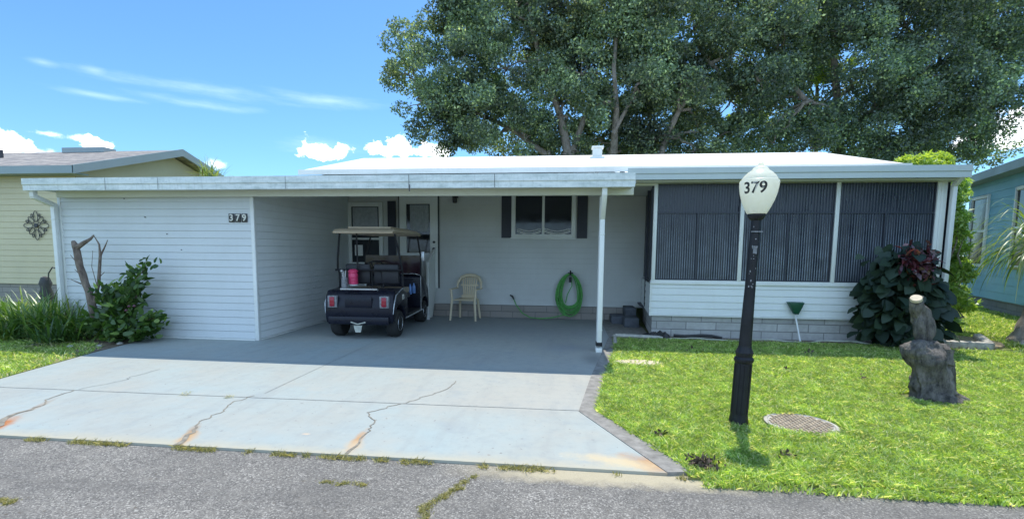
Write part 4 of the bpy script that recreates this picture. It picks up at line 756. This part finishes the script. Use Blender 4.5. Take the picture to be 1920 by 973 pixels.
rough_tube(mb, [(9.5, -2.1, .06), (9.68, -2.16, .0), (9.80, -2.2, -.02)], [.07, .035, .015], 8, .3, 8, 3, 1); mb.build('trunk', 'stump', S, smooth=True)
mb = MB(); gnarled(mb, [(9.33, -1.95, .40), (9.31, -1.93, .7), (9.27, -1.93, .92), (9.19, -1.95, 1.11)], [.085, .08, .075, .062], 8, 28, 8); lm = mb.build('limb', 'stump', S, smooth=True)
mb = MB(); d = Vector((-.35, -.45, .8)).normalized(); mb.tube([Vector((9.185, -1.955, 1.09)), Vector((9.185, -1.955, 1.09)) + d * .03], [.058, .054], 16); mb.build('sawn_face', 'cutwood', lm)
W = scatter(9.45, 10.0, -2.5, -2.0, 300, None, [], False); o = straps('wood_shavings', (9.74, -2.2, 0), 40, .10, .012, 'weed', None, (0, .3), .2, 2, .09); tag(o, 'pale dry roots and shavings at the foot of the charred stump', 'wood shavings'); o['kind'] = 'stuff'
S = thing('garden_scoop', 'dark green plastic scoop on a white handle leaning on the porch base', 'scoop', (9.47, 1.38, 0))
mb = MB(); mb.tube([(9.50, 1.30, .0), (9.44, 1.44, .50)], .014, 8); mb.build('handle', 'white', S); mb = MB(); V = [(9.27, 1.45, .72), (9.57, 1.45, .72), (9.48, 1.42, .50), (9.39, 1.42, .50), (9.29, 1.34, .71), (9.55, 1.34, .71), (9.47, 1.36, .50), (9.40, 1.36, .50)]
mb.add(V, [(0, 1, 2, 3), (4, 5, 6, 7), (0, 3, 7, 4), (1, 2, 6, 5), (3, 2, 6, 7), (0, 1, 5, 4)]); mb.build('blade', 'greenplastic', S, bevel=.01)
mb = MB(); random.seed(2)
mb.tube([(6.17, .55, .02), (6.2, .95, .03), (6.22, 1.26, .035)], .035, 6); mb.tube([(6.24, 1.27, .04), (6.6, 1.23, .04), (7.0, 1.2, .035), (7.08, 1.19, .03)], [.045, .045, .04, .03], 6); o = mb.build('lawn_edging', 'edging', None, smooth=True); tag(o, 'rounded concrete edging at the driveway corner of the lawn', 'edging')
pts = [(7.1 + t * 4.2, 1.12 + .05 * math.sin(t * 23) + .03 * math.sin(t * 61), .02 + (.03 + .05 * t) * abs(math.sin(t * 11))) for t in np.linspace(0, 1, 60)]; mb = MB(); mb.tube(pts, .012, 6); o = mb.build('garden_hose', 'greypipe', None, smooth=True); tag(o, 'thin grey hose lying along the lawn edge in front of the porch', 'hose')
mb = MB(); V = []; [mb.lathe([(.001, 0), (random.uniform(.07, .12), .01), (random.uniform(.05, .1), .06), (.001, random.uniform(.09, .16))], (6.98 + random.uniform(-.16, .18), 1.36 + random.uniform(-.06, .06), 0), 7) for _ in range(9)]; o = mb.build('rubbish_bag', 'blackhose', None, smooth=True); tag(o, 'crumpled black plastic bag by the porch corner', 'plastic bag')
mb = MB(); mb.tube([(7.35 + .16 * k + random.uniform(-.05, .05), 1.38 + random.uniform(-.04, .04), random.uniform(.02, .07)) for k in range(6)], .03, 6); o = mb.build('black_pipe', 'blackhose', None, smooth=True); tag(o, 'short crumpled black pipe lying below the porch wall', 'pipe')
mb = MB(); mb.prism([(6.02, -.72), (6.15, -.55), (6.42, -.52), (6.68, -.62), (6.74, -.78), (6.5, -.98), (6.25, -.95)], -.02, .004); o = mb.build('stepping_stone', 'patch', None, bevel=.006); tag(o, 'flat sandy paving stone half sunk in the lawn by the carport post', 'paving stone')
mb = MB(); mb.prism([(11.4 + 1.7 * (.5 + .5 * math.cos(t)) * 1, 1.9 + .75 * math.sin(t)) for t in np.linspace(0, 2 * PI, 22)[:-1]], -.02, .04); 
S = thing('stone_border', 'scalloped concrete border round a mulch mound right of the stump', 'garden border', (12.2, 1.5, 0))
mb.build('mulch_mound', 'mulch', S, bevel=.03); mb = MB()
for k in range(9):
    t = k / 8; c = Vector((11.45 + 1.0 * t, 1.30 - .10 * t, 0)); mb.lathe([(.075, -.02), (.085, .07), (.07, .11), (.02, .125)], c, 10)
for k in range(6): c = Vector((12.5 + .10 * k, 1.25 + .17 * k, 0)); mb.lathe([(.075, -.02), (.085, .07), (.07, .11), (.02, .125)], c, 10)
mb.build('scallops', 'edging', S, smooth=True)
P = np.stack([rng.normal(6.37, .06, 160), rng.normal(-4.16, .06, 160), rng.uniform(0, .05, 160)], 1); o = leaves('debris_pile', P, .05, .02, 'debris'); tag(o, 'small heap of dark dead leaves where lawn meets road', 'leaf pile'); o['kind'] = 'stuff'
for i, (x, y) in enumerate([(7.05, -3.9), (7.3, .2), (8.3, -1.0), (9.2, .3), (6.15, -3.6), (9.1, -1.3)]):
    P = np.stack([rng.normal(x, .03, 14), rng.normal(y, .03, 14), rng.uniform(.02, .05, 14)], 1); o = leaves('fallen_leaves', P, .05, .03, 'debris'); tag(o, 'few brown dead leaves lying on the ' + ['grass near the road below the lamp', 'grass near the porch, left of the scoop', 'grass halfway between lamp and porch', 'grass below the scoop', 'grass at the driveway corner', 'grass left of the stump'][i], 'dead leaves', 'dead leaves on the lawn')

# ------------------------------------------------------------------ plants
def branchy(mb, base, tips, r0, sag=0, jit=.05, n=6, seg=5):
    base = Vector(base)
    for t in tips:
        t = Vector(t); pts = []; rr = []
        for k in range(seg + 1):
            u = k / seg; q = base.lerp(t, u) + Vector((random.gauss(0, jit), random.gauss(0, jit), sag * math.sin(PI * u))) * (1 if 0 < k < seg else 0); pts.append(q); rr.append(r0 * (1 - u) ** .8 + r0 * .12)
        mb.tube(pts, rr, n)
def clump_points(centres, radii, n):
    out = []
    for c, r in zip(centres, radii):
        m = int(n * (r / np.mean(radii)) ** 2); d = unit(rng.normal(size=(m, 3))); rad = rng.uniform(.35, 1.0, (m, 1)) ** .6 * r; out.append(np.array(c) + d * rad * np.array([1, 1, .75]))
    return np.concatenate(out)
random.seed(11)
# dead trunk in the left bed
S = thing('dead_tree', 'bare dead trunk with broken forked branches in front of the shed wall', 'dead tree', (-2.72, -.45, 0)); mb = MB()
Y = -.45; Q = lambda px, py, dy=0: tuple(at(px, py, Y + dy))
rough_tube(mb, [Q(186, 640), Q(178, 590), Q(165, 545), Q(150, 500), Q(142, 462), Q(137, 452)], [.075, .062, .055, .052, .05, .03], 12, .18, 9, 3, 1)
for a in ([Q(142, 466), Q(158, 455), Q(170, 448), Q(176, 441)], ): mb.tube(a, [.045, .035, .022, .012], 7)
mb.tube([Q(176, 575), Q(185, 530), Q(188, 480), Q(186, 458), Q(176, 442)], [.03, .027, .022, .013, .006], 6); mb.tube([Q(188, 480), Q(196, 464), Q(202, 450)], [.018, .012, .006], 5); mb.tube([Q(183, 540), Q(172, 500), Q(174, 470)], [.008, .006, .004], 4); mb.tube([Q(186, 520), Q(196, 510)], [.01, .004], 4); mb.tube([Q(150, 500), Q(132, 478)], [.012, .005], 4); mb.tube([Q(155, 520), Q(140, 505)], [.012, .005], 4); mb.tube([Q(152, 532), Q(133, 524)], [.012, .005], 4)
mb.build('trunk', 'deadbark', S, smooth=True)
# leafy shrub
S = thing('leafy_shrub', 'dark green broad leaved shrub beside the dead trunk', 'shrub', (-2.2, -.4, 0)); tips = [Q(275, 500, .05), Q(255, 545, .1), Q(240, 580), Q(292, 595), Q(215, 545), Q(200, 585), Q(225, 610, -.2), Q(270, 625, -.1), Q(185, 605), Q(232, 560, -.1), Q(250, 520, .1), Q(195, 550, -.1), Q(165, 610, -.1), Q(290, 620, .1), Q(210, 630, -.3)]
mb = MB(); branchy(mb, (-2.3, -.4, 0), tips, .022, .05, .04); mb.build('stem', 'deadbark', S)
pts = []; D = []
for t in tips:
    for k in range(95):
        u = random.uniform(.45, 1.02); q = Vector((-2.3, -.4, 0)).lerp(Vector(t), u) + Vector((random.gauss(0, .07), random.gauss(0, .07), .05 + random.gauss(0, .06))); pts.append(q); dd = (Vector(t) - Vector((-2.3, -.4, 0))).normalized() * .6 + Vector((random.gauss(0, .6), random.gauss(0, .6), random.gauss(.15, .4))); D.append(dd)
pts = np.array([tuple(p) for p in pts]); k = pts[:, 2] > .02; round_leaves('foliage', pts[k], .135, .07, 'shrubleaf', S, np.array([tuple(d) for d in D])[k], .2)
p = at(243, 575, -.62)
for _ in range(3): mb = MB(); mb.lathe([(.001, -.02), (.028, 0), (.001, .03)], p + Vector((random.gauss(0, .04), 0, random.gauss(0, .05))), 6); mb.build('red_flower', 'redleaf', S)
# strap leaved clumps
random.seed(21)
for i, (x, y, n, L, lab) in enumerate([(-3.75, -.35, 330, .9, 'dense clump of long arching strap leaves left of the dead trunk'), (-4.7, -.1, 330, .85, 'yellow green fountain of strap leaves at the far left of the bed'), (-3.0, -.75, 150, .5, 'low tangle of narrow leaves right in front of the dead trunk'), (-4.1, -.55, 230, .6, 'mid green strap leaf clump in the left bed between two larger ones'), (-2.55, -.35, 170, .5, 'dark narrow leaved clump under the broad leaved shrub'), (-3.35, -.3, 230, .7, 'upright strap leaf clump between downspout and dead trunk')]):
    o = straps('strap_leaf_plant', (x, y, 0), n, L, .028, 'strap' if i != 2 else 'shrubleaf', None, (.5, 1.35), .9, 6, .16); tag(o, lab, 'plant', 'strap leaf plants in the left bed')
# dry grass heap + stones
for i, (x, y) in enumerate([(-2.1, -.95), (-1.98, -.7), (-2.5, -1.05), (-3.2, -1.0)]):
    mb = MB(); mb.lathe([(.001, 0), (.05, .01), (.04, .03), (.001, .045)], (x, y, 0), 7); o = mb.build('stone', 'edging', None, smooth=True); tag(o, ['small pale stone at the bed edge, the one nearest the road', 'small pale stone between the driveway corner and the shrub', 'small pale stone in the soil in front of the shrub', 'small pale stone farthest left in the planting bed'][i], 'stone', 'stones in the left bed')
o = straps('fallen_frond', (-2.95, -1.12, .01), 26, .7, .02, 'weed', None, (.0, .12), .12, 3, .12); tag(o, 'dry tan frond lying flat on the lawn before the left bed', 'dry frond')
# small palm seen over the carport roof
S = thing('small_palm', 'yellow green palm whose fan tips show above the carport roof by the gable', 'palm', (-4.85, 5.2, 0)); mb = MB(); mb.tube([(-4.85, 5.2, 0), (-4.85, 5.2, 3.35)], .07, 8); mb.build('trunk', 'bark', S); straps('crown', (-4.85, 5.2, 3.5), 130, .72, .026, 'palmleaf', S, (-.2, 1.4), .8, 6, .12)
# tall shrub right of the porch
random.seed(31); rng = np.random.default_rng(31)
S = thing('tall_shrub', 'tall bright green shrub beside the right corner of the porch', 'shrub', (12.85, 3.0, 0)); cs = []; rs = []
for (px, py, r) in [(1790, 345, 22), (1780, 380, 24), (1795, 410, 22), (1778, 430, 26), (1790, 460, 26), (1775, 490, 26), (1795, 520, 24), (1780, 550, 26), (1795, 575, 20), (1770, 580, 22), (1775, 355, 18), (1800, 365, 14), (1800, 545, 16), (1768, 520, 22), (1788, 600, 16), (1806, 500, 12), (1805, 440, 10)]:
    for _ in range(2): cs.append(tuple(at(px + random.gauss(0, 5), py + random.gauss(0, 6), 2.75 + random.uniform(-.3, .5)))); rs.append(r / 83 * .8)
mb = MB(); branchy(mb, (12.85, 3.0, 0), cs, .035, 0, .06); mb.build('trunk', 'bark', S); leaves('foliage', clump_points(cs, rs, 260), .10, .045, 'tallshrub', S)
S = thing('roof_side_shrub', 'lime green bushy top showing above the right end of the porch roof', 'shrub', (13.4, 5.6, 0)); cs = []; rs = []
for (px, py, r) in [(1700, 303, 14), (1722, 304, 16), (1742, 297, 14), (1760, 300, 16), (1772, 305, 13), (1735, 310, 20), (1765, 320, 20)]: cs.append(tuple(at(px, py, 5.6 + random.uniform(-.4, .4)))); rs.append(r / 67)
mb = MB(); branchy(mb, (13.6, 5.6, 0), cs, .04, 0, .06); mb.build('trunk', 'bark', S); leaves('foliage', clump_points(cs, rs, 420), .10, .05, 'limeleaf', S)
# dark broad leaved plant
S = thing('broad_leaf_plant', 'dark broad leaved bush in front of the porch, taller than the stump', 'shrub', (11.05, 1.05, 0)); pts = []; D = []; cs = []
for (px, py, r) in [(1700, 480, 24), (1672, 500, 26), (1690, 520, 34), (1720, 520, 26), (1660, 545, 24), (1700, 560, 44), (1728, 560, 24), (1645, 580, 18), (1680, 590, 34), (1728, 592, 24), (1665, 615, 24), (1700, 620, 34), (1722, 622, 22), (1645, 560, 14), (1655, 530, 16), (1640, 600, 12), (1715, 490, 20), (1742, 545, 14)]:
    c = at(px, py, 1.05 + random.uniform(-.15, .15)); cs.append(c)
    for _ in range(int(r * 1.9)): q = c + Vector((random.gauss(0, r / 190), random.gauss(0, .12), random.gauss(0, r / 190))); pts.append(tuple(q)); v = (q - Vector((11.05, 1.25, .9))); D.append((v.x * 1.3 + random.gauss(0, .25), v.y - .25, -.35 + random.gauss(0, .25)))
pts = np.array(pts); k = pts[:, 2] > .1; round_leaves('foliage', pts[k], .24, .18, 'figleaf', S, np.array(D)[k], .15)
mb = MB(); branchy(mb, (11.05, 1.1, 0), cs, .02, 0, .04); mb.build('stem', 'deadbark', S)
pts = []; [pts.append(tuple(at(1722 + random.gauss(0, 14), 492 + random.gauss(0, 14), .68 + random.uniform(-.1, .1)))) for _ in range(300)]; leaves('red_foliage', np.array(pts), .13, .055, 'redleaf', S)
# ponytail palm
S = thing('ponytail_palm', 'palm with long thin drooping leaves at the right edge of the lawn', 'palm', (13.75, 2.0, 0)); mb = MB(); rough_tube(mb, [(13.75, 2.0, -.02), (13.75, 2.0, .2), (13.75, 2.0, .5), (13.75, 2.0, 1.6)], [.3, .22, .12, .07], 14, .1, 5, 4, 3); mb.build('trunk', 'bark', S, smooth=True); random.seed(6); straps('crown', (13.75, 2.0, 1.65), 300, 1.5, .024, 'strap', S, (-.1, 1.3), 1.25, 9, .06)
mb = MB(); [mb.lathe([(.001, 0), (.12, .02), (.08, .1), (.001, .14)], (13.4 + .17 * k, 1.65 + random.uniform(-.1, .1), 0), 8) for k in range(4)]; o = mb.build('rock_ring', 'edging', None, smooth=True); tag(o, 'pale rocks round the foot of the drooping palm', 'rocks')

# ------------------------------------------------------------------ big trees
def tree(name, label, base, limbs, lobes, mat, per, seed, leafL=.125, leafW=.075):
    global rng
    random.seed(seed); rng = np.random.default_rng(seed)
    S = thing(name, label, 'tree', base, 'large trees behind the house'); base = Vector(base); mb = MB(); ends = []
    for L in limbs:
        pts = [Vector(p) for p in L['p']]; rough_tube(mb, [p + Vector((0, .25, 0)) if i else p for i, p in enumerate(pts)], [q * .7 for q in L['r']], 9, .12, 2, 3, seed); ends += pts[1:]
    C_ = []; R_ = []
    for (px, py, Yd, r) in lobes:       # each lobe of the crown: twigs carrying leaf clumps
        c = at(px, py, Yd); rw = r / FPX * (Yd - CC.y); near = min(ends, key=lambda e: (e - c).length); n = max(5, int(rw ** 2 * 10.5)); branchy(mb, near, [c], .07, .2, .15, 6, 6)
        for k in range(n):
            d = Vector((random.gauss(0, 1), random.gauss(0, 1), random.gauss(0, .8))).normalized() * rw * random.uniform(.45, 1.0); q = c + d; q.y += random.uniform(-.4, .6); q.z = max(q.z, 2.2); C_.append(tuple(q)); R_.append(random.uniform(.26, .72))
            if k % 3 == 0: branchy(mb, c, [q], .025, .05, .08, 5, 4)
    mb.build('trunk', 'bark', S, smooth=True)
    P = clump_points(C_, R_, per); leaves('crown', P, leafL, leafW, mat, S, up=.15, fold=.2); print(name, len(C_), len(P))
T = lambda px, py, Y: at(px, py, Y)
def vec(p): return (p.x, p.y, p.z)
def G0(px, Y): p = at(px, 470, Y); return (p.x, Y, 0)
b1 = G0(1075, 14)
tree('oak_tree', 'leftmost big oak behind the house, crown edge open against blue sky', b1,
     [dict(p=[b1, vec(T(1068, 300, 14)), vec(T(1050, 215, 13.6)), vec(T(1018, 120, 13.2)), vec(T(1000, 60, 13)), vec(T(985, -40, 13))], r=[.42, .34, .2, .17, .13, .08]),
      dict(p=[b1, vec(T(1040, 300, 14)), vec(T(960, 240, 14)), vec(T(870, 200, 14)), vec(T(790, 180, 14))], r=[.3, .22, .15, .11, .05]),
      dict(p=[vec(T(1068, 300, 14)), vec(T(1120, 150, 14)), vec(T(1070, 60, 14)), vec(T(1060, -60, 14))], r=[.2, .13, .1, .06])],
     [(775, 80, 13, 46), (765, 140, 13.5, 44), (800, 195, 13, 52), (790, 240, 13.5, 34), (850, 130, 13, 70), (870, 60, 14, 70), (880, 0, 14, 66), (900, 210, 13, 70), (860, 262, 14, 36), (950, 130, 13.5, 80), (960, 30, 13.5, 85), (970, 230, 14, 62), (1040, 80, 14.5, 78), (1050, 10, 13, 70), (1050, 190, 15, 70), (960, -60, 14, 90), (840, 20, 13.5, 42), (1090, 140, 13, 60), (1060, 255, 14.5, 46), (920, 270, 15, 38), (985, 262, 13.5, 42), (1020, 285, 15, 40), (1080, 285, 14, 40), (880, 235, 14, 50), (1030, 150, 12.8, 44), (1100, 30, 13.5, 60)],
     'oak', 215, 41)
b2 = G0(1165, 15)
tree('oak_tree', 'middle big oak behind the house with a pale forked trunk above the roof vent', b2,
     [dict(p=[b2, vec(T(1150, 300, 14.4)), vec(T(1157, 205, 13)), vec(T(1152, 120, 12.8)), vec(T(1160, 30, 13)), vec(T(1170, -60, 13))], r=[.4, .3, .16, .12, .10, .06]),
      dict(p=[vec(T(1150, 250, 13.6)), vec(T(1185, 185, 13)), vec(T(1210, 120, 13))], r=[.14, .10, .05]),
      dict(p=[b2, vec(T(1250, 260, 14)), vec(T(1275, 205, 13.4)), vec(T(1330, 120, 14)), vec(T(1350, 0, 14))], r=[.3, .2, .14, .1, .07])],
     [(1150, 60, 14, 80), (1170, 150, 15, 80), (1220, 30, 13, 75), (1230, 110, 13.5, 75), (1250, 190, 15, 66), (1190, 230, 15, 50), (1300, 60, 14, 80), (1310, 150, 14.5, 72), (1300, 230, 15, 52), (1200, -50, 14, 90), (1320, -40, 14, 90), (1370, 100, 14, 70), (1250, 265, 15, 34), (1370, 190, 15, 60), (1350, 255, 15, 40), (1130, 262, 15.5, 46), (1180, 270, 15.5, 44), (1230, 262, 14, 46), (1300, 285, 14, 44), (1150, 290, 16, 40), (1210, 150, 12.6, 44), (1340, 292, 14.5, 40), (1120, 200, 12.9, 40), (1280, 150, 12.9, 50)],
     'oak', 215, 52)
b3 = G0(1580, 16)
tree('oak_tree', 'darkest big tree behind the porch and the right side, widest of the three', b3,
     [dict(p=[b3, vec(T(1578, 300, 16)), vec(T(1575, 180, 15.6)), vec(T(1568, 90, 15.4)), vec(T(1560, -40, 15.4))], r=[.5, .4, .22, .16, .1]),
      dict(p=[vec(T(1578, 240, 16)), vec(T(1520, 190, 15)), vec(T(1450, 110, 15)), vec(T(1420, 10, 15))], r=[.25, .16, .12, .06]),
      dict(p=[vec(T(1578, 250, 16)), vec(T(1680, 180, 15)), vec(T(1760, 120, 15)), vec(T(1850, 90, 15))], r=[.28, .18, .13, .06]),
      dict(p=[vec(T(1578, 300, 16)), vec(T(1700, 260, 15.5)), vec(T(1800, 230, 15.5)), vec(T(1860, 200, 15.5))], r=[.22, .16, .12, .05])],
     [(1430, 20, 15, 80), (1440, 110, 15.5, 74), (1450, 190, 16, 64), (1430, 255, 16, 44), (1500, 60, 14.5, 62), (1500, 245, 16, 46), (1520, -20, 15, 90), (1610, 30, 15, 80), (1640, 120, 14.5, 78), (1640, 210, 15, 76), (1600, 262, 16, 44), (1680, 270, 15, 50), (1700, 50, 15, 88), (1720, 150, 14.5, 80), (1740, 230, 15, 70), (1800, 60, 15, 85), (1800, 160, 15, 78), (1810, 240, 15.5, 60), (1870, 110, 15, 62), (1860, 30, 15.5, 80), (1700, -50, 15, 100), (1850, -50, 15, 100), (1800, 290, 16, 40), (1760, 300, 16, 46), (1855, 225, 15.5, 36), (1850, 292, 17, 20), (1880, 180, 15.3, 40), (1560, 130, 17, 30), (1500, 150, 17, 40), (1900, 50, 15.5, 60), (1560, 60, 16, 46), (1400, 285, 15, 42), (1450, 270, 14.6, 44), (1520, 280, 14.6, 46), (1570, 235, 14.8, 44), (1650, 285, 14.6, 44), (1700, 290, 14.5, 44), (1590, 60, 14.3, 50), (1420, 150, 13.6, 50), (1480, 30, 13.6, 60), (1770, 190, 14.2, 60), (1540, 215, 14.6, 24)],
     'oakdark', 172, 63)
# young bright growth inside the right tree's gap
random.seed(8); rng = np.random.default_rng(8); S = thing('young_tree', 'lime green young tree showing through the gap in the dark crown', 'tree', G0(1530, 19)); cs = []; rs = []
for (px, py, r) in [(1530, 105, 20), (1520, 90, 16), (1548, 110, 16), (1540, 142, 16), (1465, 45, 8), (1600, 115, 7), (1738, 75, 10), (1380, 225, 14), (1425, 222, 14), (1475, 145, 8)]: p = at(px, py, 18); cs.append(vec(p)); rs.append(r / FPX * 25.8)
mb = MB(); b = G0(1530, 19); mb.tube([b, vec(T(1530, 300, 18.6)), vec(T(1532, 130, 18.2))], [.14, .1, .05], 7); branchy(mb, T(1532, 200, 18.3), [Vector(c) for c in cs], .05, 0, .1); mb.build('trunk', 'bark', S); leaves('crown', clump_points(cs, rs, 300), .2, .12, 'limeleaf', S)
